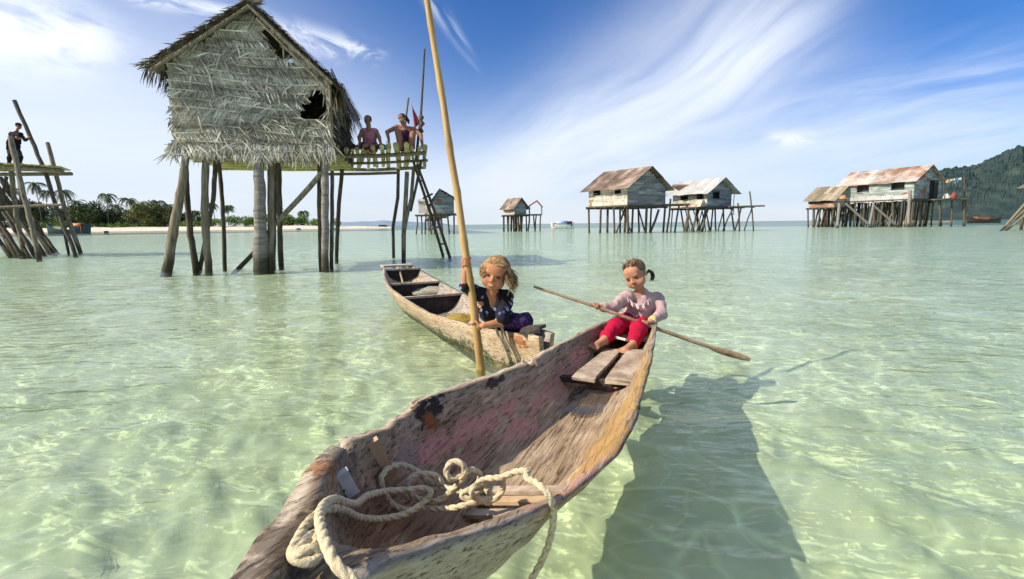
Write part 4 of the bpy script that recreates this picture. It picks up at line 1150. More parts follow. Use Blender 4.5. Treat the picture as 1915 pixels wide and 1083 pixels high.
# --- the long dugout in front
E1 = (.365, .931)
L1 = [(395,1125,.475),(430,1072,.465),(500,985,.46),(545,932,.445),(560,890,.44),(600,850,.42),(650,815,.39),(705,800,.355),(735,784,.325),(760,766,.305),(764,751,.335),(870,716,.31),(985,674,.285),(1030,648,.275),(1135,598,.275),(1165,583,.27)]
R1 = [(600,1112,.445),(680,1075,.44),(800,1030,.385),(900,998,.34),(1040,940,.285),(1110,890,.265),(1150,858,.26),(1190,790,.25),(1214,700,.25),(1226,640,.26),(1229,606,.275),(1230,590,.28)]
e_ = V((*E1, 0)).normalized(); l_ = V((-e_.y, e_.x, 0))
def main_local(px, py, z, org):
    p = G(px, py, z); return ((p-org).dot(e_), (p-org).dot(l_), z)
S0, S1 = .34, 4.22
def fl1(q): return .035 + .37*ss_(q, .99, .70) + .12*ss_(q, 3.75, 4.2)
def kl1(q): return -.06 + .36*ss_(q, 1.25, .40) + .1*ss_(q, 3.7, 4.22)
_tl = np.mean([G(*c_).dot(l_) for c_ in L1]); _tr = np.mean([G(*c_).dot(l_) for c_ in R1])
org1 = e_*((S0+S1)/2)+l_*((_tl+_tr)/2)
ML = lambda px, py, z: main_local(px, py, z, org1)
PINK = (.62,.32,.25)
TMP = new_mat('old_wood_base')[0]
main = Boat('dugout_canoe', 'long weathered dugout canoe in the foreground with a rope coil in its open bow', E1, L1, R1, fl1, kl1,
    lambda q: .036+.04*ss_(q, 1.3, .6)-.008*ss_(q, 2.5, 4), S0, S1, TMP, N=300, pw=4.2, pwr=2.0, owr=1.45, jag=.0032, cols=26,
    dents=((1.06,1.10,'L',.03),(2.44,2.52,'L',.025),(.55,.63,'R',.02),(2.05,2.09,'R',.012)))
def hitter(bt):
    from mathutils.bvhtree import BVHTree
    me = bt.hull.data; R = Matrix.Rotation(bt.ang, 4, 'Z')
    tr = BVHTree.FromPolygons([(R @ v.co)+bt.root.location for v in me.vertices], [tuple(p.vertices) for p in me.polygons])
    def f(px, py, world=False):
        h = tr.ray_cast(CAM, ray(px, py))[0]
        if world: return h
        return bt.local(h) if h is not None else (0, 0, -9)
    return f
HT = hitter(main)
pats = []
def pt(px, py, r, col, amt=1, edge=.12): pats.append((HT(px, py), r, col, amt, edge))
for px, py in ((1120,850),(1150,800)): pt(px, py, (.42,.1,.12), (.50,.30,.11), .9, .4)
for px, py in ((1185,740),(1205,690)): pt(px, py, (.34,.07,.12), (.50,.32,.12), .85, .4)
pt(1070,900, (.2,.09,.08), (.60,.36,.26), .9, .25)
for px, py, w_ in ((765,858,.06),(820,838,.05),(870,808,.045),(915,785,.035),(948,764,.03)): pt(px, py, (.12,w_,w_), (.36,.25,.22) if px < 800 else PINK, .9, .12)
pt(975,803, (.13,.07,.05), PINK); pt(955,818, (.06,.03,.03), PINK)
pt(1085,668, (.13,.08,.07), PINK); pt(1060,700, (.14,.07,.07), PINK); pt(1045,725, (.16,.08,.08), (.46,.26,.2), .8, .15); pt(1010,752, (.2,.03,.03), PINK, .9)
pt(880,850, (.14,.05,.05), (.4,.2,.15), .6, .15)
pt(1110,622, (.4,.06,.07), (.24,.11,.085), .7, .35)
pt(808,768, (.07,.05,.05), (.02,.016,.016), .95, .2); pt(806,790, (.03,.04,.04), (.34,.12,.03), .9, .25)
pt(925,716, (.05,.03,.02), (.04,.025,.02), .9, .2); pt(940,708, (.03,.02,.015), (.04,.025,.02), .9, .2)
pt(612,872, (.07,.06,.06), (.38,.15,.05), .8, .3); pt(690,985, (.2,.1,.1), (.26,.12,.06), .5, .4); pt(800,960, (.2,.1,.1), (.24,.12,.07), .4, .4)
pt(560,1000, (.12,.06,.08), (.05,.035,.025), .7, .4); pt(640,855, (.1,.1,.1), (.1,.085,.07), .7, .4)
HM1 = hull_mat('old_dugout_wood', [(.3,(.07,.046,.026)),(.42,(.215,.15,.092)),(.54,(.40,.30,.195)),(.68,(.62,.52,.37))],
    [(.3,(.17,.125,.085)),(.44,(.40,.325,.24)),(.58,(.58,.50,.39)),(.75,(.70,.63,.52))], None, pats)
main.hull.data.materials[0] = HM1
WOOD = mat_var('grey_brown_plank', [(.28,(.16,.115,.08)),(.5,(.36,.28,.2)),(.72,(.54,.46,.35))], (3,3,3), 3.5, 7, isl=.25, bump=.6, bdist=.006)
WOODL = mat_var('light_fresh_wood', [(.28,(.24,.14,.07)),(.5,(.42,.28,.16)),(.72,(.56,.41,.26))], (3,3,3), 3.0, 6, isl=.2, bump=.5, bdist=.006)
# foot boards in the stern
def board(b_, name, qa, qb, ua, ub, z, th, mat, n=6, tilt=0.0, ragged=.01):
    mb = MB(); vs = []
    for i in range(n+1):
        q = qa+(qb-qa)*i/n
        for (u, zz) in ((ua, z), (ub, z), (ub, z-th), (ua, z-th)):
            p = b_.at(q+random.uniform(-1,1)*(ragged if i in (0, n) else 0), u, zz+tilt*(q-qa)); vs.append(p+V((0,0,random.uniform(-1,1)*.002)))
    fs = [(i*4+j, i*4+(j+1)%4, (i+1)*4+(j+1)%4, (i+1)*4+j) for i in range(n) for j in range(4)]
    mb.add(vs, fs); mb.add(vs[:4], [(3,2,1,0)]); mb.add(vs[-4:], [(0,1,2,3)])
    return mb.build(name, mat, b_.root)
qa = G(1145,712,.15).dot(e_); qb = qa+.74
board(main, 'foot_board', qa, qb, -.86, -.2, .155, .022, WOOD); board(main, 'foot_board', qa+.02, qb, .0, .44, .145, .022, WOOD)
board(main, 'cross_bearer', qa+.05, qa+.09, -.8, .72, .128, .03, MT['post_dark']); board(main, 'cross_bearer', qb-.1, qb-.05, -.8, .72, .128, .03, MT['post_dark'])
board(main, 'stern_seat', 3.62, 4.14, -.93, .93, .2, .03, WOOD)
mb = MB(); a = main.at(qb+.03, -.2, .20); b_ = main.at(qb+.1, .55, .21); mb.bar(a, b_, .10, .016, up=V((0,.5,1)).normalized()); mb.build('pale_board', MT['board_pale'], main.root)
# rib, cleat and bottom slats in the bow
def on_hull(px, py, off):
    h = HT(px, py, True); return h + (CAM-h).normalized()*off
mb = MB(); q_ = [on_hull(697,826,.012), on_hull(708,846,.014), on_hull(722,872,.014), on_hull(737,899,.012)]
for a, b_ in zip(q_, q_[1:]):
    ex = (b_-a).normalized()*.004; mb.bar(a-ex, b_+ex, .034, .022, up=(CAM-a).normalized())
mb.build('rib', WOODL, main.root)
mb = MB(); a, b_ = on_hull(634,886,.014), on_hull(657,926,.014); mb.bar(a, b_, .044, .014, up=(CAM-a).normalized())
cl_ = mb.build('cleat', mat_plain('white_cleat', (.55,.57,.58)), main.root)
mb = MB()
for px, py in ((643,918),(657,914)):
    c_ = on_hull(px, py, .021); n_ = (CAM-c_).normalized(); mb.tube([c_-n_*.004, c_+n_*.003], .004, 8)
mb.build('bolt', MT['post_dark'], cl_)
for k in range(7):
    q = 1.0+.09*k+random.uniform(-.015,.015)
    z0 = main.zin(q, -.3)+.012
    mb = MB(); mb.bar(main.at(q, -.62, main.zin(q,-.62)+.012), main.at(q+.05, .2, main.zin(q,.2)+.012), .045, .012); mb.build('slat', WOODL if k % 2 else WOOD, main.root)
# bilge water in front of the foot boards
mb = MB(); N = 22; vs = []
cq, cu = qa+.02, -.05
ctr = main.at(cq-.08, 0, .062)
vs = [ctr]
for k in range(N):
    a = 2*PI*k/N; r_ = 1+.25*mnoise.noise(V((math.cos(a)*1.5, math.sin(a)*1.5, 3)))
    vs.append(main.at(cq-.08+.27*r_*math.cos(a), .42*r_*math.sin(a), .062))
mb.add(vs, [(0, 1+k, 1+(k+1)%N) for k in range(N)])
m, t, b = new_mat('bilge_water'); t.inp(b, 'Base Color', (.05,.05,.05)); b.inputs['Roughness'].default_value = .04; b.inputs['Alpha'].default_value = .55
t.inp(b, 'Normal', t.bump(t.noise(t.objco(), 9, 2), .08, .02))
o = mb.build('bilge_water', m); tag(o, kind='structure')

# --- the second dugout with the standing pole
E2 = (-.43, .90)
LA = [(1006,628,.28),(954,621,.25),(896,614,.235),(857,601,.225),(801,587,.225),(755,559,.245),(723,536,.31),(715,515,.36),(717,499,.41)]
LB = [(1022,617,.29),(988,608,.275),(949,589,.255),(905,567,.25),(861,545,.25),(811,518,.30),(790,507,.345),(769,494,.41)]
e2 = V((*E2, 0)).normalized(); l2 = V((-e2.y, e2.x, 0))
qs = [G(*c_).dot(e2) for c_ in LA+LB]; 
SA, SB = min(qs)-.02, max(qs)+.05
def fl2(q): return .05+.16*ss_(q, SB-1.5, SB)+.1*ss_(q, SA+.5, SA)
def kl2(q): return -.1+.38*ss_(q, SB-2.2, SB+.1)+.12*ss_(q, SA+.6, SA)
_t1 = np.mean([G(*c_).dot(l2) for c_ in LA]); _t2 = np.mean([G(*c_).dot(l2) for c_ in LB]); org2 = e2*((SA+SB)/2)+l2*((_t1+_t2)/2)
def M2(px, py, z):
    p = G(px, py, z); return ((p-org2).dot(e2), (p-org2).dot(l2), z)
RUST = (.38,.14,.04)
HM2 = hull_mat('bleached_dugout_wood', [(.3,(.15,.12,.09)),(.5,(.36,.31,.25)),(.7,(.54,.49,.41))], [(.3,(.16,.1,.055)),(.45,(.40,.28,.16)),(.58,(.52,.42,.30)),(.75,(.62,.55,.45))], None,
    [(M2(967,640,.2),(.07,.07,.06),RUST,.9,.3),(M2(746,572,.2),(.06,.05,.06),(.1,.09,.08),.8,.3),(M2(1015,640,.2),(.06,.05,.04),(.05,.03,.02),.9,.3),
     ((0,.3,-.02),(2.6,.3,.09),(.11,.12,.06),.85,.3),((0,.1,.0),(2.6,.3,.06),(.07,.09,.05),.7,.3)])
boat2 = Boat('dugout_canoe', 'pale dugout canoe with dark bulkheads, behind the foreground canoe', E2, LA, LB, fl2, kl2, lambda q: .035, SA, SB, HM2, N=130, jag=.004, pw=3.2, cols=20)

DKW = mat_var('dark_brown_shaded_bulkhead', [(.3,(.018,.013,.011)),(.7,(.06,.047,.04))], (3,3,3), 4, 5, isl=0, bump=.5)  # dark brown wood with interior shadow darkened into its colour
def bulkhead(q, zt, name='bulkhead'):
    mb = MB(); vs = []; n = 12
    for dq in (0, .025):
        for k in range(n+1):
            u = -.93+1.86*k/n; vs.append(boat2.at(q+dq, u, max(boat2.zin(q,u)-.01, .03)))
        for k in range(n+1):
            u = -.93+1.86*k/n; vs.append(boat2.at(q+dq, u, zt+.004*mnoise.noise(V((k*.7, q, 0)))))
    m_ = n+1; fs = []
    for k in range(n):
        fs += [(k,k+1,m_+k+1,m_+k), (2*m_+k,3*m_+k,3*m_+k+1,2*m_+k+1), (m_+k,m_+k+1,3*m_+k+1,3*m_+k)]
    mb.add(vs, fs); b_ = mb.build(name, DKW, boat2.root)
    mb = MB(); mb.bar(boat2.at(q-.005, -.95, zt+.012), boat2.at(q-.005, .95, zt+.012), .05, .022); mb.build('cap_strip', WOOD, b_)
bulkhead(G(862,549,.25).dot(e2), .235); bulkhead(G(811,524,.30).dot(e2)-.05, .27); bulkhead(SB-.55, .37)
mb = MB()
qe = SB-.02
mb.bar(boat2.at(SB-.12, -.93, .405), boat2.at(SB-.12, .93, .405), .2, .025); mb.build('stern_deck', MT['board_pale'], boat2.root)
mb = MB()
ctr_ = G(1003,617,.315); ex_ = V((.93,-.37,0))
mb.bar(G(974,623,.28)+V((0,.06,0)), G(1012,619,.29)+V((0,.03,0)), .13, .02); mb.bar(G(984,618,.295)+V((0,.08,0)), G(1016,613,.315)+V((0,.03,0)), .09, .022)
mb.build('prow_board', mat_var('black_stained_board', [(.3,(.02,.018,.016)),(.7,(.1,.085,.07))], (3,3,3), 5, 5, isl=.3, bump=.7), boat2.root)
CORD = mat_var('old_cord', [(.3,(.2,.17,.11)),(.7,(.45,.4,.29))], nscale=30, isl=.2, bump=.5)
for pts in ([(925,606,.26),(932,626,.22),(944,652,.1),(952,676,.0)], [(938,612,.27),(946,634,.2),(962,664,.08),(970,690,-.05)], [(985,618,.3),(986,640,.2),(978,668,.06),(976,690,-.05)]):
    mb = MB(); mb.tube([P(px, py, (G(930,612,.27)-CAM).dot(fwd)-.13) for px, py, z in pts], .009, 6); mb.build('lashing', CORD, boat2.root)
rag('net_heap', boat2.at(G(840,540,.2).dot(e2)+.1, -.45, .14), (.26,.13,.09), mat_var('pale_net', [(.35,(.3,.28,.18)),(.6,(.62,.59,.46))], nscale=70, isl=0, bump=1, bdist=.02), 'heap of pale netting between the second canoe\'s dark bulkheads', 'net')
rag('cloth_bundle', boat2.at(G(870,590,.12).dot(e2), -.35, .06), (.17,.13,.09), mat_plain('mustard_cloth', (.30,.20,.03)), 'mustard yellow cloth in the second canoe beside the pole', 'cloth')
cu = MB()
q0 = SB-.75
cu.tube([boat2.at(q0+.35,.2,.40), boat2.at(q0+.2,.15,.36), boat2.at(q0,.1,.2), boat2.at(q0-.2,.25,.13), boat2.at(q0-.35,-.1,.12), boat2.at(q0-.2,-.4,.14), boat2.at(q0,-.2,.15)], .014, 6)
tag(cu.build('cord', CORD), 'loose pale cord lying in the raised stern of the second canoe', 'rope')

# ------------------------------------------------------------------ ropes in the foreground boat
def spline(pts, step=.004):
    pts = [V(p) for p in pts]; out = []
    for i in range(len(pts)-1):
        p0, p1, p2, p3 = pts[max(i-1,0)], pts[i], pts[i+1], pts[min(i+2,len(pts)-1)]
        n = max(2, int((p2-p1).length/step))
        for k in range(n):
            t_ = k/n
            out.append(.5*((2*p1)+(p2-p0)*t_+(2*p0-5*p1+4*p2-p3)*t_*t_+(3*p1-p0-3*p2+p3)*t_**3))
    out.append(pts[-1]); return out
def rope(pts, r_, pitch=.03):
    """three-strand laid rope along a path"""
    c_ = spline(pts); k = len(c_); mb = MB(); vs = []; n = 21; ref = V((.3,.2,1)).normalized(); ln = 0
    for i, p in enumerate(c_):
        t_ = (c_[min(i+1,k-1)]-c_[max(i-1,0)]).normalized()
        a = ref-t_*ref.dot(t_); a = a.normalized() if a.length > 1e-4 else V((1,0,0)); b_ = t_.cross(a); ref = a
        if i: ln += (p-c_[i-1]).length
        tw = ln/pitch*2*PI/3*1.0
        for j in range(n):
            th = 2*PI*j/n; rr = r_*(.66+.5*abs(math.cos(1.5*(th-tw)))**.7)
            vs.append(p+(a*math.cos(th)+b_*math.sin(th))*rr)
    mb.add(vs, [(i*n+j, i*n+(j+1)%n, (i+1)*n+(j+1)%n, (i+1)*n+j) for i in range(k-1) for j in range(n)], True)
    mb.add(vs[:n], [tuple(range(n-1,-1,-1))]); mb.add(vs[-n:], [tuple(range(n))])
    return mb
def RP(l): return [G(x/2.9015+420, y/2.9015+760, z) for x, y, z in l]
m, t, b = new_mat('laid_rope_fibre')
co = t.objco(); n = t.noise(co, 60, 5, .7)
c = t.ramp(n, [(.3,(.36,.29,.16)),(.55,(.62,.53,.34)),(.75,(.74,.66,.46))])
c = t.mix(t.m('MULTIPLY', t.smooth(t.noise(co, 26, 2), .66, .7), .7), c, (.13,.14,.2))
t.inp(b, 'Base Color', c); t.inp(b, 'Roughness', .9); t.inp(b, 'Normal', t.bump(t.noise(t.scale(co,(1,1,1)), 220, 3), .8, .004))
ROPE = m
ra = RP([(395,770,.46),(430,815,.465),(480,770,.465),(505,700,.465),(470,700,.465),(425,760,.47),(400,800,.47),(470,770,.475),(520,790,.465),(480,835,.46),(405,842,.46),(368,800,.465),(392,735,.46),(440,650,.45),(500,590,.44),(570,555,.42),(650,565,.36),(720,600,.28),(810,612,.22),(900,604,.19),(1000,575,.18),(1080,520,.18),(1120,470,.2),(1080,445,.21),(1000,452,.215),(920,456,.22),(850,465,.235),(770,488,.28),(715,528,.32),(655,522,.38),(600,505,.42),(545,530,.45),(515,600,.475),(540,720,.49),(600,850,.49),(680,930,.48),(760,1010,.46)])
tag(rope(ra, .0086).build('rope', ROPE), 'thick cream rope tied round the canoe\'s bow and trailing off the bottom edge', 'rope')
rb = RP([(900,470,.16),(960,500,.13),(1060,470,.15),(1180,440,.18),(1290,460,.19),(1370,420,.2),(1385,370,.22),(1340,345,.25),(1290,370,.24),(1230,395,.235),(1203,350,.26),(1235,300,.285),(1290,315,.28),(1300,370,.25),(1250,440,.2),(1170,505,.17),(1090,515,.16),(1020,480,.17),(992,430,.2),(1020,380,.22),(1090,365,.225),(1160,385,.21),(1170,420,.19),(1100,400,.19),(1040,350,.22),(960,318,.25),(885,338,.26),(850,395,.25),(862,460,.21),(905,525,.16),(980,560,.14),(1080,556,.145),(1200,556,.16),(1310,535,.18),(1440,490,.19),(1400,450,.2),(1330,500,.19),(1290,480,.2),(1390,420,.22),(1500,390,.24),(1500,470,.2),(1420,520,.18),(1340,470,.22),(1400,400,.24),(1500,385,.26),(1580,355,.28),(1640,352,.30),(1640,385,.31),(1690,415,.325),(1745,462,.325),(1778,530,.29)])
hang = [P(x/2.9015+420, y/2.9015+760, 1.335+k*.012) for k, (x, y) in enumerate([(1785,590),(1775,680),(1750,770),(1715,850),(1670,930),(1630,1010)])]
tag(rope(rb+hang, .0086).build('rope', ROPE), 'coiled cream rope in the canoe\'s bow with one end hanging over the side', 'rope')

# ------------------------------------------------------------------ bamboo pole and paddle
pd = [(775,-190,3.42),(790,-60,3.44),(800,10,3.45),(814,100,3.46),(830,200,3.48),(843,290,3.49),(855,360,3.5),(866,440,3.51),(875,500,3.52),(884,560,3.53),(890,610,3.545),(896,660,3.565),(899,690,3.57)]
q = [P(*a) for a in pd]; d_ = (q[-1]-q[-2]).normalized(); q.append(q[-1]+d_*.55)
mb = MB(); fine = []
for i in range(len(q)-1):
    for k in range(5): fine.append(q[i].lerp(q[i+1], k/5))
fine.append(q[-1]); nF = len(fine)
rad = [(.019+.011*i/nF)*(1.13 if i % 6 == 0 else 1.0) for i in range(nF)]
mb.tube(fine, rad, 12); tag(mb.build('bamboo_pole', MT['bamboo']), 'long yellow bamboo pole held upright by the child in the second canoe', 'pole')
BPOLE = q
PADD = [P(998,536,3.74), P(1110,572,3.68), P(1205,606,3.65), P(1300,640,3.65), P(1400,672,3.66)]
pdl = empty('paddle', PADD[2], 'thin wooden paddle held across the lap of the girl in pink', 'paddle')
PWD = mat_var('paddle_wood', [(.3,(.16,.1,.06)),(.5,(.3,.2,.12)),(.75,(.46,.34,.22))], (2,2,2), 6, 5, isl=0, bump=.4)
mb = MB(); mb.tube([PADD[0], PADD[1], PADD[2], PADD[3], PADD[4]], [.009,.0125,.0135,.0135,.012], 9); mb.build('shaft', PWD, pdl)
mb = MB(); a, b_ = P(1328,650,3.652), P(1402,672.5,3.66); ax = (b_-a).normalized(); up_ = V((.1,-.25,1)); up_ = (up_-ax*up_.dot(ax)).normalized(); nz = ax.cross(up_)
vs = []; prof_ = [(0,.012),(.1,.02),(.3,.026),(.6,.026),(.85,.022),(1,.012)]
for u, w_ in prof_:
    c_ = a.lerp(b_, u)
    for k in range(8):
        an = 2*PI*k/8; vs.append(c_+up_*w_*math.cos(an)+nz*.011*math.sin(an))
mb.add(vs, [(i*8+j, i*8+(j+1)%8, (i+1)*8+(j+1)%8, (i+1)*8+j) for i in range(5) for j in range(8)], True)
mb.add(vs[:8], [tuple(range(7,-1,-1))]); mb.add(vs[-8:], [tuple(range(8))]); mb.build('blade', PWD, pdl)
# ------------------------------------------------------------------ people: one smooth surface per body from blended shapes
def surf_nets(D, lo, h):
    nx, ny, nz = D.shape; S = D < 0
    C = (nx-1, ny-1, nz-1); cnt = np.zeros(C, np.float32); acc = [np.zeros(C, np.float32) for _ in range(3)]
    for ax in range(3):
        o1, o2 = [a for a in range(3) if a != ax]
        for i in (0, 1):
            for j in (0, 1):
                sl0 = [slice(0, -1)]*3; sl1 = [slice(0, -1)]*3
                sl0[o1] = slice(i, C[o1]+i); sl0[o2] = slice(j, C[o2]+j); sl1[o1] = sl0[o1]; sl1[o2] = sl0[o2]
                sl0[ax] = slice(0, C[ax]); sl1[ax] = slice(1, C[ax]+1)
                a, b = D[tuple(sl0)], D[tuple(sl1)]
                cr = (a < 0) != (b < 0)
                t_ = np.where(cr, a/np.where(cr, a-b, 1), 0)
                cnt += cr; acc[ax] += np.where(cr, t_, 0); acc[o1] += cr*i; acc[o2] += cr*j
    act = cnt > 0
    idx = np.full(C, -1, np.int64); idx[act] = np.arange(act.sum())
    ii = np.argwhere(act).astype(np.float32)
    off = np.stack([a[act] for a in acc], 1)/cnt[act][:, None]
    verts = np.array(lo, np.float32)+h*(ii+off)
    faces = []
    for ax in range(3):
        b_, c_ = (ax+1) % 3, (ax+2) % 3
        sl0 = [slice(None)]*3; sl1 = [slice(None)]*3
        sl0[ax] = slice(0, -1); sl1[ax] = slice(1, None)
        for q in (b_, c_): sl0[q] = slice(1, -1); sl1[q] = slice(1, -1)
        a, b = S[tuple(sl0)], S[tuple(sl1)]
        def cell(db, dc):
            s_ = [None]*3; s_[ax] = slice(0, C[ax]); n_b = D.shape[b_]-2; n_c = D.shape[c_]-2
            s_[b_] = slice(1-db, 1-db+n_b); s_[c_] = slice(1-dc, 1-dc+n_c); return idx[tuple(s_)]
        q = np.stack([cell(1,1), cell(0,1), cell(0,0), cell(1,0)], -1)
        m1 = a & ~b; m2 = ~a & b
        faces.append(q[m1]); faces.append(q[m2][:, ::-1])
    return verts, np.concatenate(faces)
class SDF:
    def __init__(s): s.p = []
    def cone(s, a, b, ra, rb=None, k=.02): s.p.append(('c', np.array(a, float), np.array(b, float), ra, ra if rb is None else rb, k, 1)); return s
    def chain(s, pts, rs, k=.015):
        for i in range(len(pts)-1): s.cone(pts[i], pts[i+1], rs[i], rs[i+1], k)
        return s
    def ell(s, c, r, B=None, k=.02, sign=1):
        B = np.eye(3) if B is None else np.array(B, float)      # rows are axes
        s.p.append(('e', np.array(c, float), np.array(r, float), B, None, k, sign)); return s
    def cut(s, c, r, B=None, k=.01): return s.ell(c, r, B, k, -1)
    def mesh(s, h, wr=0.0, pad=.03, wf=40.0):
        lo = np.full(3, 1e9); hi = -lo
        for p in s.p:
            if p[6] < 0: continue
            if p[0] == 'c':
                r = max(p[3], p[4]); lo = np.minimum(lo, np.minimum(p[1], p[2])-r); hi = np.maximum(hi, np.maximum(p[1], p[2])+r)
            else:
                r = max(p[2]); lo = np.minimum(lo, p[1]-r); hi = np.maximum(hi, p[1]+r)
        lo -= pad; hi += pad; n = np.ceil((hi-lo)/h).astype(int)+1
        ax = [lo[i]+h*np.arange(n[i]) for i in range(3)]
        D = np.full(tuple(n), 1.0, np.float32)
        for p in s.p:
            k = p[5]
            if p[0] == 'c':
                m_ = max(p[3], p[4])+k+3*h; l_ = np.minimum(p[1], p[2])-m_; u_ = np.maximum(p[1], p[2])+m_
            else:
                m_ = max(p[2])+k+3*h; l_ = p[1]-m_; u_ = p[1]+m_
            i0 = np.clip(((l_-lo)/h).astype(int), 0, n); i1 = np.clip(((u_-lo)/h).astype(int)+2, 0, n)
            if (i1 <= i0).any(): continue
            sl_ = tuple(slice(i0[i], i1[i]) for i in range(3))
            X, Y, Z = np.meshgrid(*[ax[i][sl_[i]] for i in range(3)], indexing='ij')
            if p[0] == 'c':
                a, b = p[1], p[2]; d = b-a; L2 = max(d@d, 1e-12)
                t_ = np.clip(((X-a[0])*d[0]+(Y-a[1])*d[1]+(Z-a[2])*d[2])/L2, 0, 1)
                dist = np.sqrt((X-a[0]-t_*d[0])**2+(Y-a[1]-t_*d[1])**2+(Z-a[2]-t_*d[2])**2)-(p[3]+(p[4]-p[3])*t_)
            else:
                c, r, B = p[1], p[2], p[3]
                q = [((X-c[0])*B[i][0]+(Y-c[1])*B[i][1]+(Z-c[2])*B[i][2]) for i in range(3)]
                k0 = np.sqrt(sum((q[i]/r[i])**2 for i in range(3))); k1 = np.sqrt(sum((q[i]/r[i]**2)**2 for i in range(3)))
                dist = k0*(k0-1)/np.maximum(k1, 1e-6)
            cur = D[sl_]
            if p[6] > 0:
                hh = np.clip(.5+.5*(cur-dist)/k, 0, 1); D[sl_] = cur*(1-hh)+dist*hh-k*hh*(1-hh)
            else:
                dist = -dist; hh = np.clip(.5-.5*(cur-dist)/k, 0, 1); D[sl_] = cur*(1-hh)+dist*hh+k*hh*(1-hh)
        if wr > 0:
            X, Y, Z = np.meshgrid(*ax, indexing='ij')
            D = D+wr*(np.sin(wf*(X*.8+Z*.9)+3*np.sin(wf*.4*(Y+Z)))+.7*np.sin(wf*(1.3*Z-.6*X)+2.5*np.sin(wf*.5*X+1))+.5*np.sin(wf*1.9*(Y*.7+X))).astype(np.float32)
        return surf_nets(D.astype(np.float32), lo, h)
    def build(s, name, mat, parent, h, wr=0.0, wf=40.0, extra=None, label=None):
        v, f = s.mesh(h, wr, wf=wf); mb = MB(); mb.v = [tuple(map(float, q)) for q in v]; mb.f = [tuple(int(i) for i in q) for q in f]; mb.sm = [True]*len(f)
        if extra is not None: mb.add(extra.v, extra.f, True)
        return mb.build(name, mat, parent, label)
def basis(f_, up):
    f_ = V(f_).normalized(); up = V(up); r = f_.cross(up).normalized(); u = r.cross(f_).normalized(); return r, f_, u     # right hand of the viewer-facing... r = f x up
class Head:
    """unit head (1 = chin to crown) with eye hollows, nose, lips, chin and ears"""
    def __init__(s, c, f_, up, S):
        s.S = S; s.r, s.f, s.u = basis(f_, up); s.o = V(c)-s.u*(S*.5); s.B = [tuple(s.r), tuple(s.f), tuple(s.u)]
    def w(s, x, y, z): return s.o+(s.r*x+s.f*y+s.u*z)*s.S
    def skin(s, d, child=True):
        S = s.S; E = lambda c, r, k=.02: d.ell(s.w(*c), [q*S for q in r], s.B, k*S/.2)
        E((0,-.07,.62), (.37,.43,.37)); E((0,.10,.38), (.31,.29,.36) if child else (.285,.29,.36)); E((0,.2,.14), (.17,.15,.13) if child else (.15,.15,.12)); E((0,.26,.68), (.28,.15,.2))
        for x in (-1, 1):
            E((x*.19,.2,.27) if child else (x*.17,.2,.29), (.155,.165,.15) if child else (.125,.15,.14)); d.ell(s.w(x*.365,-.03,.42), (S*.035,S*.085,S*.12), s.B, .004)
            d.cut(s.w(x*.15,.43,.475), (S*.085,S*.075,S*.05), s.B, .008)
            d.ell(s.w(x*.15,.35,.58), (S*.10,S*.04,S*.025), s.B, .012)
        d.cone(s.w(0,.37,.5), s.w(0,.445,.365), .028*S, .052*S, .01)
        for x in (-1, 1): d.ell(s.w(x*.055,.41,.345), (.04*S,.04*S,.032*S), s.B, .006)
        d.ell(s.w(0,.385,.225), (.105*S,.045*S,.026*S), s.B, .006); d.ell(s.w(0,.375,.175), (.09*S,.045*S,.028*S), s.B, .006)
        d.cut(s.w(0,.435,.2), (.09*S,.03*S,.008*S), s.B, .003)
    def features(s, par, squint=.5, mouth=(.08,.02), mw=None, lips=(.35,.12,.1)):
        S = s.S
        for x in (-1, 1):
            e = SDF(); e.ell(s.w(x*.15,.345,.475), (.07*S,.045*S,.05*S*(1-squint*.6)), s.B); e.build('eye', MT['eye'], par, .0022 if S < .26 else .004)
            b = MB(); pts = [s.w(x*.065,.37,.605), s.w(x*.15,.385,.62), s.w(x*.25,.335,.59)]; b.tube(pts, [.008*S,.012*S,.004*S], 6); b.build('eyebrow', MT['hair_dark'], par)
        m_ = SDF(); m_.ell(s.w(0,.40,.2), (mouth[0]*S,.035*S,mouth[1]*S), s.B); m_.build('mouth', mat_plain('lips', lips), par, .0022 if S < .26 else .004)
def hand_grip(d, C, axis, wrist, s=1.0, rp=.02, thumb=1):
    """a fist closed round a pole of radius rp at C: palm on the wrist's side, four fingers wrapped round, thumb the other way"""
    C = V(C); ax = V(axis).normalized(); w = (V(wrist)-C); w = (w-ax*w.dot(ax)).normalized(); n = ax.cross(w)
    rf = .0078*s; R = rp+rf*1.02
    pt = lambda a, q: C+(w*math.cos(a)+n*math.sin(a))*R+ax*q
    pc = C+w*(rp+.012*s)-n*.006*s
    d.ell(pc, (.013*s, .024*s, .032*s), [tuple(w), tuple(n), tuple(ax)], .008)
    d.cone(pc, V(wrist), .016*s, .017*s, .012)
    lens = (1.0, 1.12, 1.05, .85)
    for i in range(4):
        q = (i-1.5)*.0162*s*(1)*(-thumb); L = lens[i]
        angs = [.35, .35+.85*L, .35+1.6*L, .35+2.3*L]
        d.chain([pc+n*.016*s+ax*q*.9]+[pt(a, q*(1-.05*j)) for j, a in enumerate(angs)], [rf*1.05, rf*1.08, rf, rf*.95, rf*.85], .0025)
    d.chain([pc-n*.012*s+ax*.02*s*thumb, pt(-.55, .034*s*thumb), pt(-1.25, .030*s*thumb), pt(-1.9, .022*s*thumb)], [rf*1.3, rf*1.2, rf*1.08, rf*.9], .004)
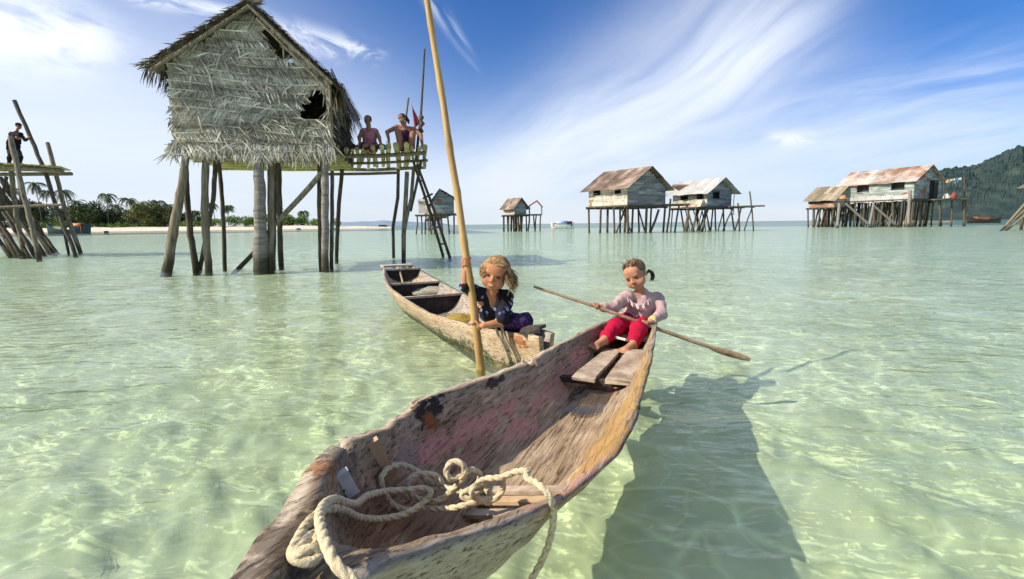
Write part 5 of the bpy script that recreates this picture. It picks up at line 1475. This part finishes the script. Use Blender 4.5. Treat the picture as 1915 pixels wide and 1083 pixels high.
def hand_flat(d, wrist, dirv, normal, s=1.0):
    """an open, slightly curled hand resting on something"""
    w = V(wrist); x = V(dirv).normalized(); z = V(normal); z = (z-x*z.dot(x)).normalized(); y = z.cross(x); rf = .0078*s
    d.ell(w+x*.035*s, (.038*s,.03*s,.013*s), [tuple(x), tuple(y), tuple(z)], .01); d.cone(w, w+x*.02*s, .019*s, .018*s, .01)
    for i, L in enumerate((.055,.064,.06,.046)):
        b = w+x*.066*s+y*(i-1.5)*.0165*s; f_ = (x+y*(i-1.5)*.1).normalized()
        d.chain([b, b+f_*L*.5*s-z*.003*s, b+f_*L*s-z*.014*s], [rf,rf*.95,rf*.8], .003)
    b = w+x*.022*s-y*.026*s; d.chain([b, b+(x*.6-y*.8)*.028*s, b+(x*.95-y*.85)*.05*s-z*.006*s], [rf*1.3,rf*1.1,rf*.9], .005)
def foot(d, ankle, toe, up, s=1.0):
    a = V(ankle); x = (V(toe)-a); L = x.length; x.normalize(); z = V(up); z = (z-x*z.dot(x)).normalized(); y = z.cross(x)
    heel = a-x*.02*s-z*.022*s; ball = a+x*(L*.68)-z*.022*s
    d.cone(a, heel, .024*s, .024*s, .015); d.cone(heel, ball, .024*s, .022*s, .015); d.cone(a+z*.004*s, ball, .023*s, .017*s, .015); d.ell(ball, (.026*s,.036*s,.015*s), [tuple(x),tuple(y),tuple(z)], .01)
    for i in range(5):
        b = ball+y*(i-2)*.0145*s+x*.012*s-z*.003*s; l_ = (.034,.032,.029,.026,.022)[i]*s
        d.chain([b, b+x*l_-z*.003*s], [.0088*s if i else .012*s, .0075*s if i else .0105*s], .003)
def strand(mb, H, phi, th0, th1, hang, r=.004, out=.03, wav=.02, drift=V((0,0,0)), rad=(.40,.47,.42)):
    pts = []; n = 7; S = H.S
    for i in range(n+1):
        th = th0+(th1-th0)*i/n
        pts.append(H.w(rad[0]*math.sin(th)*math.sin(phi), -.06+rad[1]*math.sin(th)*math.cos(phi), .62+rad[2]*math.cos(th)))
    last = pts[-1]; o_ = (H.r*math.sin(phi)+H.f*math.cos(phi))
    k = random.uniform(0, 6)
    for i in range(1, 6):
        t_ = i/5
        pts.append(last+V((0,0,-hang*t_))+o_*out*math.sin(t_*2)+drift*t_+H.r*wav*math.sin(k+t_*5)*t_)
    mb.tube(pts, [r*.6]+[r]*(len(pts)-2)+[r*.25], 5, smooth=True)

def skinmat(name, c, rough=.5):
    return mat_var(name, [(.3, tuple(x*.8 for x in c)), (.7, tuple(x*1.15 for x in c))], nscale=14, isl=0, bump=.12, bdist=.003, rough=.62, spec=.25)
MT['skin_boy'] = skinmat('tanned_skin', (.42,.19,.095)); MT['skin_girl'] = skinmat('warm_brown_skin', (.44,.22,.125)); MT['skin_dark'] = skinmat('dark_brown_skin', (.32,.145,.08))
MT['eye'] = mat_plain('dark_eye', (.012,.009,.008), .15, .5); MT['hair_dark'] = mat_var('black_hair', [(.3,(.012,.009,.008)),(.7,(.04,.03,.022))], (4,4,1), 12, 4, isl=.4, bump=.6, rough=.5)
MT['hair_fair'] = mat_var('sun_bleached_hair', [(.25,(.10,.05,.02)),(.5,(.34,.2,.085)),(.75,(.60,.42,.2))], (2,2,2), 7, 5, isl=.6, bump=.6, rough=.5)
MT['hair_brown'] = mat_var('brown_hair', [(.25,(.03,.018,.01)),(.5,(.10,.06,.03)),(.75,(.24,.16,.08))], (2,2,2), 9, 5, isl=.5, bump=.6, rough=.5)
def cloth(name, c, spots=None, **k): return mat_var(name, [(.3, tuple(x*.7 for x in c)), (.7, tuple(min(1, x*1.25) for x in c))], nscale=9, isl=0, bump=.4, bdist=.006, rough=.9, spec=.15, spots=spots, **k)

def body_core(d, J, s):
    """torso, neck and limbs of the skin surface; J holds joints, s a size factor (1 = child of head .2)"""
    d.cone(J['hl'], J['hr'], .062*s, .062*s, .03); d.cone(J['pel'], J['ch'], .078*s, .082*s, .03); d.cone(J['ch'], J['nk'], .08*s, .035*s, .03)
    d.cone(J['sl'], J['sr'], .036*s, .036*s, .03); d.cone(J['ch'], (V(J['sl'])+V(J['ch']))/2, .07*s, .05*s, .03); d.cone(J['ch'], (V(J['sr'])+V(J['ch']))/2, .07*s, .05*s, .03)
    d.cone(J['nk'], J['hd'], .033*s, .034*s, .02)
    for q in 'lr':
        d.cone(J['s'+q], J['e'+q], .036*s, .027*s, .02); d.cone(J['e'+q], J['w'+q], .028*s, .0185*s, .015)
        d.cone(J['h'+q], J['k'+q], .062*s, .043*s, .025); d.cone(J['k'+q], V(J['k'+q]).lerp(V(J['a'+q]), .35), .043*s, .042*s, .02); d.cone(V(J['k'+q]).lerp(V(J['a'+q]), .35), J['a'+q], .042*s, .025*s, .02)

# ---------------------------------------------------------------- the girl in pink with the paddle
J = dict(pel=P(1190,598,3.93), ch=P(1199,571,3.91), nk=P(1199,546,3.90), hd=P(1191,526,3.88), sl=P(1173,556,3.86), sr=P(1229,559,3.93),
    el=P(1148,574,3.76), wl=P(1125,575,3.70), er=P(1237,587,3.83), wr=P(1217,602,3.70), hl=P(1176,602,3.90), hr=P(1201,605,3.94),
    kl=P(1152,612,3.66), kr=P(1194,616,3.64), al=P(1131,634,3.50), ar=P(1184,642,3.49))
grl = empty('person', V((J['pel'].x, J['pel'].y, .2)), 'girl in a faded pink jumper and red trousers sitting in the canoe\'s stern', 'person')
HG = Head(P(1188,513,3.86), (-.52,-.80,-.32), V((-.46,0,1)), .212)
pax = (PADD[2]-PADD[1]).normalized()
def on_paddle(px):
    t_ = 0
    for a, b in zip(PADD, PADD[1:]):
        xa, xb = proj(a)[0], proj(b)[0]
        if xa <= px <= xb: return a.lerp(b, (px-xa)/(xb-xa))
d = SDF(); body_core(d, J, 1.0); HG.skin(d)
hand_grip(d, on_paddle(1113), pax, J['wl']+V((.0,0,.01)), .78, .0125, thumb=1); hand_grip(d, on_paddle(1205), pax, J['wr'], .78, .0135, thumb=-1)
foot(d, J['al'], P(1108,644,3.40), V((.1,-.3,1)), 1.0); foot(d, J['ar'], P(1163,652,3.40), V((-.1,-.3,1)), 1.0)
d.build('body', MT['skin_girl'], grl, .0042)
HG.features(grl, .75, (.085,.018), lips=(.33,.13,.1))
d = SDF(); X = V((0,0,.0))
d.cone(J['pel'], J['ch'], .112, .098, .03); d.cone(J['ch'], J['nk']-V((0,0,.012)), .088, .052, .03); d.cone(J['sl'], J['sr'], .046, .046, .03)
d.cone(J['hl']+V((0,0,.02)), J['hr']+V((0,0,.02)), .07, .07, .03)
for q in 'lr':
    m_ = V(J['e'+q]).lerp(V(J['w'+q]), .82)
    d.cone(J['s'+q], J['e'+q], .049, .042, .025); d.cone(J['e'+q], m_, .041, .033, .02)
    d.cone(V(J['s'+q])+V((0,0,-.005)), V(J['s'+q]).lerp(V(J['e'+q]), .45), .052, .049, .01)     # puffed upper sleeve
d.cut(J['nk']+V((-.03,-.07,.035)), (.055,.075,.06), None, .01)
PINKM = cloth('faded_pink_knit', (.45,.31,.295))
top_ = d.build('jumper', PINKM, grl, .0045, wr=.0024, wf=55)
fr_ = MB()   # frill round the neckline
pts = [P(1172,552,3.80), P(1180,562,3.79), P(1191,568,3.79), P(1202,567,3.80), P(1212,560,3.83)]
vs = []; sp_ = spline(pts, .004)
for i, p in enumerate(sp_):
    for k in range(4):
        vs.append(p+V((0, -.012-.014*math.sin(i*.55)*k/3-.004*k, -.012*k)))
fr_.add(vs, [(i*4+k, i*4+k+1, (i+1)*4+k+1, (i+1)*4+k) for i in range(len(sp_)-1) for k in range(3)], True)
q = fr_.build('frill', cloth('pale_pink_frill', (.56,.41,.39)), top_); md = q.modifiers.new('thick', 'SOLIDIFY'); md.thickness = .006
for px, py in ((1184,583),(1192,592),(1199,578)):
    b_ = SDF(); c_ = P(px, py, 3.80)
    hit = None
    b_.ell(c_, (.011,.008,.011)); b_.build('button', mat_plain('brown_button', (.2,.08,.05)) if px != 1199 else mat_plain('white_button', (.7,.66,.6)), top_, .003)
d = SDF()
d.cone(J['hl'], J['hr'], .08, .08, .03)
for q in 'lr':
    k_ = V(J['k'+q]); a_ = V(J['a'+q]); d.cone(J['h'+q], k_, .07, .06, .03); d.cone(k_, k_.lerp(a_, .84), .058, .05, .02)
d.build('trousers', cloth('crimson_trousers', (.44,.007,.04)), grl, .0045, wr=.0022, wf=42)
wb = MB(); c_ = V(J['wr']).lerp(V(J['er']), .12); a_ = (V(J['er'])-V(J['wr'])).normalized(); s_ = a_.cross(V((0,0,1))).normalized(); t_ = a_.cross(s_)
wb.tube([c_+(s_*math.cos(k*PI/8)+t_*math.sin(k*PI/8))*.027 for k in range(17)], .0065, 6); wb.build('bracelet', mat_plain('yellow_green_bracelet', (.55,.6,.05)), grl)
# hair: a close cap, swept back, with a short tail
d = SDF()
d.ell(HG.w(0,-.10,.66), [q*.212 for q in (.395,.44,.375)], HG.B, .01); d.cut(HG.w(0,.42,.36), [q*.212 for q in (.36,.36,.46)], HG.B, .012); d.cut(HG.w(0,.05,.12), [q*.212 for q in (.6,.42,.26)], HG.B, .012)
tb = HG.w(-.12,-.5,.55) 
st = MB()
for k in range(300):
    ph = random.uniform(-1, 1)*2.6
    th1 = 1.15 if abs(ph) < .9 else 1.55
    x_ = .38*math.sin(ph); y_ = .42*math.cos(ph)
    p0 = HG.w(math.sin(ph)*.37, -.08+.41*math.cos(ph)*(.95), .62+(.20 if abs(ph) < 1 else 0)+random.uniform(-.05,.12))
    p1 = HG.w(math.sin(ph)*.30, -.16, 1.0-.1*abs(ph)); p2 = HG.w(math.sin(ph)*.2, -.45, .85-.12*abs(ph))
    st.tube([p0, (p0+p1)/2+HG.u*.012, p1, p2, HG.w(0,-.54,.55)], [.001,.0018,.002,.002,.0014], 5)
tl = [P(1209,511,3.93), P(1214,506,3.93), P(1219,509,3.92), P(1221,516,3.92), P(1219,522,3.92)]
for k in range(26):
    o_ = rdir()*.009; st.tube([p+o_*(.5+.3*i)+rdir()*.002 for i, p in enumerate(tl)], [.003,.005,.005,.004,.0015], 5)
for k in range(10):
    p = HG.w(random.uniform(-.25,.25), random.uniform(-.2,.1), .99); st.tube([p, p+HG.u*.012+rdir()*.008, p+HG.u*.02+rdir()*.02], [.002,.0018,.0006], 4)
d.build('hair', MT['hair_brown'], grl, .0042, wr=.001, wf=120, extra=st)

# ---------------------------------------------------------------- the child with the pole
J = dict(pel=P(939,602,3.84), ch=P(921,577,3.66), nk=P(921,550,3.60), hd=P(924,528,3.55), sl=P(895,550,3.60), sr=P(946,557,3.64),
    el=P(869,535,3.53), wl=P(870,508,3.52), er=P(937,603,3.53), wr=P(905,609,3.50), hl=P(931,605,3.84), hr=P(950,603,3.92),
    kl=P(972,603,3.63), kr=P(982,600,3.72), al=P(948,607,3.74), ar=P(958,604,3.84))
boy = empty('person', V((J['pel'].x, J['pel'].y, .12)), 'fair-haired child in a patterned dark shirt leaning on a bamboo pole', 'person')
HB = Head(P(927,511,3.52), (-.16,-1,-.12), V((.24,-.25,1)), .230)
def on_pole(py):
    for a, b in zip(BPOLE, BPOLE[1:]):
        ya, yb = proj(a)[1], proj(b)[1]
        if ya <= py <= yb: return a.lerp(b, (py-ya)/(yb-ya))
d = SDF(); body_core(d, J, 1.1); HB.skin(d)
pa = (on_pole(480)-on_pole(500)).normalized()
hand_grip(d, on_pole(489), pa, J['wl']+V((-.015,.03,0)), .95, .024, thumb=1); hand_grip(d, on_pole(610), pa, J['wr'], .95, .026, thumb=1)
foot(d, J['al'], P(928,610,3.86), V((0,0,1)), .9); foot(d, J['ar'], P(938,608,3.96), V((0,0,1)), .9)
d.build('body', MT['skin_boy'], boy, .0042)
HB.features(boy, .7, (.095,.035), lips=(.30,.10,.09))
tth = SDF(); tth.ell(HB.w(0,.415,.207), (.07*.23,.03*.23,.012*.23), HB.B); tth.build('teeth', mat_plain('teeth', (.7,.66,.58)), boy, .002)
d = SDF()
d.cone(J['pel'], J['ch'], .105, .103, .03); d.cone(J['ch'], J['nk']-V((0,0,.015)), .097, .06, .03); d.cone(J['sl'], J['sr'], .052, .052, .03)
d.cone(J['sl'], V(J['sl']).lerp(V(J['el']), .95), .052, .043, .025); d.cone(J['sr'], V(J['sr']).lerp(V(J['er']), .92), .054, .046, .025)
d.cut(J['nk']+V((.0,-.075,-.015)), (.042,.06,.08), None, .01); d.cut(J['nk']+V((0,-.03,.03)), (.05,.07,.04), None, .01)
m, t, b = new_mat('patterned_dark_shirt'); co = t.objco()
vo = t.node('ShaderNodeTexVoronoi'); t.inp(vo, 'Vector', co); t.inp(vo, 'Scale', 34.0)
vr = t.sep(t.vm('MULTIPLY', vo.outputs['Color'], (1,1,1)))
bl = t.smooth(vo.outputs['Distance'], .5, .38)
pick = t.ramp(vr[0], [(0,(.012,.012,.016)),(.38,(.012,.012,.016)),(.44,(.30,.34,.48)),(.58,(.09,.12,.32)),(.70,(.45,.17,.06)),(.78,(.6,.55,.4)),(.86,(.014,.014,.02)),(1,(.014,.014,.02))], 'CONSTANT')
t.inp(b, 'Base Color', t.mix(t.m('MULTIPLY', bl, .85), (.012,.012,.016), pick)); t.inp(b, 'Roughness', .85); t.inp(b, 'Specular IOR Level', .2)
shirt = d.build('shirt', m, boy, .0045, wr=.003, wf=50)
d = SDF(); d.cone(J['hl'], J['hr'], .085, .085, .03)
for q in 'lr':
    d.cone(J['h'+q], J['k'+q], .074, .058, .03); d.cone(J['k'+q], V(J['k'+q]).lerp(V(J['a'+q]), .8), .054, .046, .02)
d.build('trousers', cloth('purple_print_trousers', (.04,.022,.075), spots=((.14,.055,.14), 42, .54)), boy, .005, wr=.003, wf=45)
# hair: parted, fair at the sides, blown out to the right
d = SDF(); S = .230
d.ell(HB.w(0,-.09,.66), [q*S for q in (.395,.44,.375)], HB.B, .01); d.cut(HB.w(0,.46,.34), [q*S for q in (.33,.40,.50)], HB.B, .012); d.cut(HB.w(0,.0,.08), [q*S for q in (.7,.6,.26)], HB.B, .012)
st = MB()
for k in range(760):
    ph = random.uniform(-PI, PI)
    if abs(ph) < .72: continue
    rs = ph < 0
    side_right = math.sin(ph)*HB.r.x > 0            # towards the picture's right
    hang = random.uniform(.03,.075) if not side_right else random.uniform(.04,.12)
    th1 = random.uniform(1.3,1.75)
    if random.random() < .06: hang *= 1.5
    strand(st, HB, ph, random.uniform(.1,.5), th1, hang, random.uniform(.0013,.0028), .012 if not side_right else .02, .02, V((.022,0,.0)) if side_right else V((-.004,0,0)), (.415,.465,.40))
for k in range(110):
    ph = random.uniform(-.9,.9); strand(st, HB, ph, random.uniform(.02,.3), random.uniform(.7,.98), .01, .0022, .01, .02, V((0,0,0)), (.42,.47,.42))
d.build('hair', MT['hair_fair'], boy, .0045, wr=.0015, wf=110, extra=st)

# ---------------------------------------------------------------- people on the hut's deck
def hairstyle(H, S, mat, par, h, tail=None, brim=False):
    d = SDF(); d.ell(H.w(0,-.10,.66), [q*S for q in (.41,.46,.39)], H.B, .01); d.cut(H.w(0,.46,.34), [q*S for q in (.34,.36,.46)], H.B, .012); d.cut(H.w(0,.05,.1), [q*S for q in (.7,.5,.26)], H.B, .012)
    if tail: d.chain([H.w(*p) for p in tail], [.11*S]+[.15*S]*(len(tail)-2)+[.06*S], .02)
    return d.build('hair', mat, par, h, wr=.003, wf=60)
k = 1.9
J = dict(pel=P(692,277,14.05), ch=P(691,257,13.98), nk=P(690,243,13.97), hd=P(689,233,13.94), sl=P(678,246,13.98), sr=P(703,246,13.98),
    el=P(672,257,13.85), wl=P(673,267,13.65), er=P(709,257,13.9), wr=P(712,268,13.7), hl=P(686,279,14.0), hr=P(698,279,14.0),
    kl=P(679,272,13.55), kr=P(702,273,13.55), al=P(694,281,13.4), ar=P(688,282,13.45))
pA = empty('person', V((J['pel'].x, J['pel'].y, J['pel'].z-.1)), 'person in a dusky pink top sitting upright on the deck close to the hut', 'person')
HA_ = Head(P(688,225,13.95), (.05,-1,-.12), V((0,0,1)), .25)
d = SDF(); body_core(d, J, k); HA_.skin(d, False); hand_flat(d, J['wl'], V((-.1,-.5,-1)), V((-.2,-1,.3)), 1.15); hand_flat(d, J['wr'], V((.1,-.5,-1)), V((.2,-1,.3)), 1.15)
foot(d, J['al'], J['al']+V((-.2,-.05,0)), V((0,0,1)), 1.3); foot(d, J['ar'], J['ar']+V((.2,-.05,0)), V((0,0,1)), 1.3)
d.build('body', MT['skin_dark'], pA, .009); HA_.features(pA, .3, (.09,.02), lips=(.2,.06,.05)); hairstyle(HA_, .25, MT['hair_dark'], pA, .009)
d = SDF(); d.cone(J['pel'], J['ch'], .19, .185, .03); d.cone(J['ch'], J['nk']-V((0,0,.03)), .178, .10, .03); d.cone(V(J['sl']).lerp(V(J['sr']),.1), V(J['sl']).lerp(V(J['sr']),.9), .09, .09, .03); d.cut(J['nk']+V((0,-.09,-.02)), (.08,.1,.12), None, .02)
d.build('top', cloth('dusky_pink_top', (.48,.2,.22)), pA, .009, wr=.004, wf=30)
d = SDF(); d.cone(J['hl'], J['hr'], .12, .12, .03)
for q in 'lr': d.cone(J['h'+q], J['k'+q], .11, .085, .03); d.cone(J['k'+q], J['a'+q], .08, .06, .03)
d.build('wrap_skirt', cloth('dark_wrap', (.05,.03,.04)), pA, .01, wr=.004, wf=30)
J = dict(pel=P(759,272,14.25), ch=P(757,252,14.15), nk=P(757,239,14.1), hd=P(754,231,14.05), sl=P(742,238,14.1), sr=P(774,242,14.15),
    el=P(724,247,13.95), wl=P(727,261,13.8), er=P(787,253,14.05), wr=P(790,271,13.95), hl=P(752,275,14.2), hr=P(768,275,14.25),
    kl=P(744,246,13.78), kr=P(772,251,13.8), al=P(750,276,13.7), ar=P(768,277,13.72))
pB = empty('person', V((J['pel'].x, J['pel'].y, J['pel'].z-.1)), 'bare-shouldered person crouching with raised knees at the right end of the deck', 'person')
HB_ = Head(P(752,222,14.0), (-.25,-1,-.15), V((-.25,0,1)), .26)
d = SDF(); body_core(d, J, k); HB_.skin(d, False); hand_flat(d, J['wl'], V((.1,-.3,-1)), V((-.2,-1,.2)), 1.15); hand_flat(d, J['wr'], V((.0,-.3,-1)), V((.2,-1,.2)), 1.15)
foot(d, J['al'], J['al']+V((-.05,-.2,-.02)), V((0,0,1)), 1.3); foot(d, J['ar'], J['ar']+V((.02,-.2,-.02)), V((0,0,1)), 1.3)
d.build('body', MT['skin_dark'], pB, .009); HB_.features(pB, .3, (.09,.02), lips=(.16,.05,.05)); hairstyle(HB_, .26, MT['hair_dark'], pB, .009, tail=[(-.2,-.35,.75),(-.38,-.35,.45),(-.45,-.3,.15),(-.45,-.25,-.15)])
d = SDF(); d.ell(HB_.w(0,.13,.42), [q*.26 for q in (.293,.3,.37)], HB_.B); d.cut(HB_.w(0,-.12,.45), [q*.26 for q in (.6,.36,.8)], HB_.B, .01); d.cut(HB_.w(0,.45,.475), [.26*q for q in (.28,.1,.05)], HB_.B, .01); d.cut(HB_.w(0,.47,.2), [.26*q for q in (.11,.12,.05)], HB_.B, .01)
d.build('face_paste', skinmat('pale_yellow_paste', (.55,.47,.26)), pB, .006)
d = SDF(); d.cone(J['pel'], J['ch'], .18, .178, .03); d.cut(J['nk']+V((0,-.02,.0)), (.3,.3,.07), None, .02); d.cone(J['hl'], J['hr'], .13, .115, .03)
d.build('wrap', cloth('dark_violet_wrap', (.05,.02,.07), spots=((.2,.22,.05), 12, .6)), pB, .01, wr=.004, wf=30)
# ---------------------------------------------------------------- the worker on the left platform
dW = (G(140,475)-CAM).dot(fwd)
hp = P(57,258,dW)
J = dict(pel=P(27,282,dW+.15), ch=P(29,262,dW+.12), nk=P(31,248,dW+.1), hd=P(33,241,dW+.1), sl=P(22,251,dW+.3), sr=P(38,252,dW-.02),
    el=P(15,268,dW+.4), wl=P(14,281,dW+.3), er=P(47,262,dW+.0), wr=P(54,259,dW+.02), hl=P(23,284,dW+.25), hr=P(33,284,dW+.1),
    kl=P(18,295,dW+.15), kr=P(38,294,dW-.05), al=P(17,304,dW+.35), ar=P(37,305,dW+.1))
pC = empty('person', V((J['pel'].x, J['pel'].y, J['ar'].z-.08)), 'person in black clothes standing on the left platform and gripping a slanted pole', 'person')
HC = Head(P(35,236,dW+.08), (.9,-.35,-.2), V((.1,0,1)), .24)
d = SDF(); body_core(d, J, 1.5); HC.skin(d, False); hand_grip(d, hp, (P(26,188,dW)-hp), J['wr'], 1.2, .075, thumb=1); hand_flat(d, J['wl'], V((-.1,0,-1)), V((-1,0,0)), 1.15)
foot(d, J['al'], J['al']+V((.2,-.08,-.02)), V((0,0,1)), 1.35); foot(d, J['ar'], J['ar']+V((.21,-.06,-.02)), V((0,0,1)), 1.35)
d.build('body', MT['skin_dark'], pC, .01); HC.features(pC, .3, lips=(.15,.05,.04))
d = SDF(); d.cone(J['pel'], J['ch'], .17, .18, .03); d.cone(J['ch'], J['nk']-V((0,0,.02)), .16, .09, .03); d.cone(J['sl'], J['sr'], .1, .1, .03)
for q in 'lr': d.cone(J['s'+q], J['e'+q], .075, .062, .03); d.cone(J['e'+q], V(J['e'+q]).lerp(V(J['w'+q]),.85), .058, .046, .03)
d.build('jacket', cloth('black_jacket', (.012,.012,.016)), pC, .01, wr=.005, wf=25)
d = SDF(); d.cone(J['hl'], J['hr'], .12, .12, .03)
for q in 'lr': d.cone(J['h'+q], J['k'+q], .115, .09, .03); d.cone(J['k'+q], V(J['k'+q]).lerp(V(J['a'+q]),.9), .085, .065, .03)
d.build('trousers', cloth('black_trousers', (.016,.015,.018)), pC, .01, wr=.005, wf=25)
hairstyle(HC, .24, MT['hair_dark'], pC, .01)
d = SDF(); d.ell(HC.w(0,-.08,.72), [q*.24 for q in (.43,.48,.36)], HC.B, .01); d.cut(HC.w(0,0,.35), [q*.24 for q in (.8,.9,.3)], HC.B, .01); d.ell(HC.w(0,.5,.66), [q*.24 for q in (.3,.26,.035)], HC.B, .02)
d.build('cap', cloth('black_cap', (.014,.013,.015)), pC, .009)
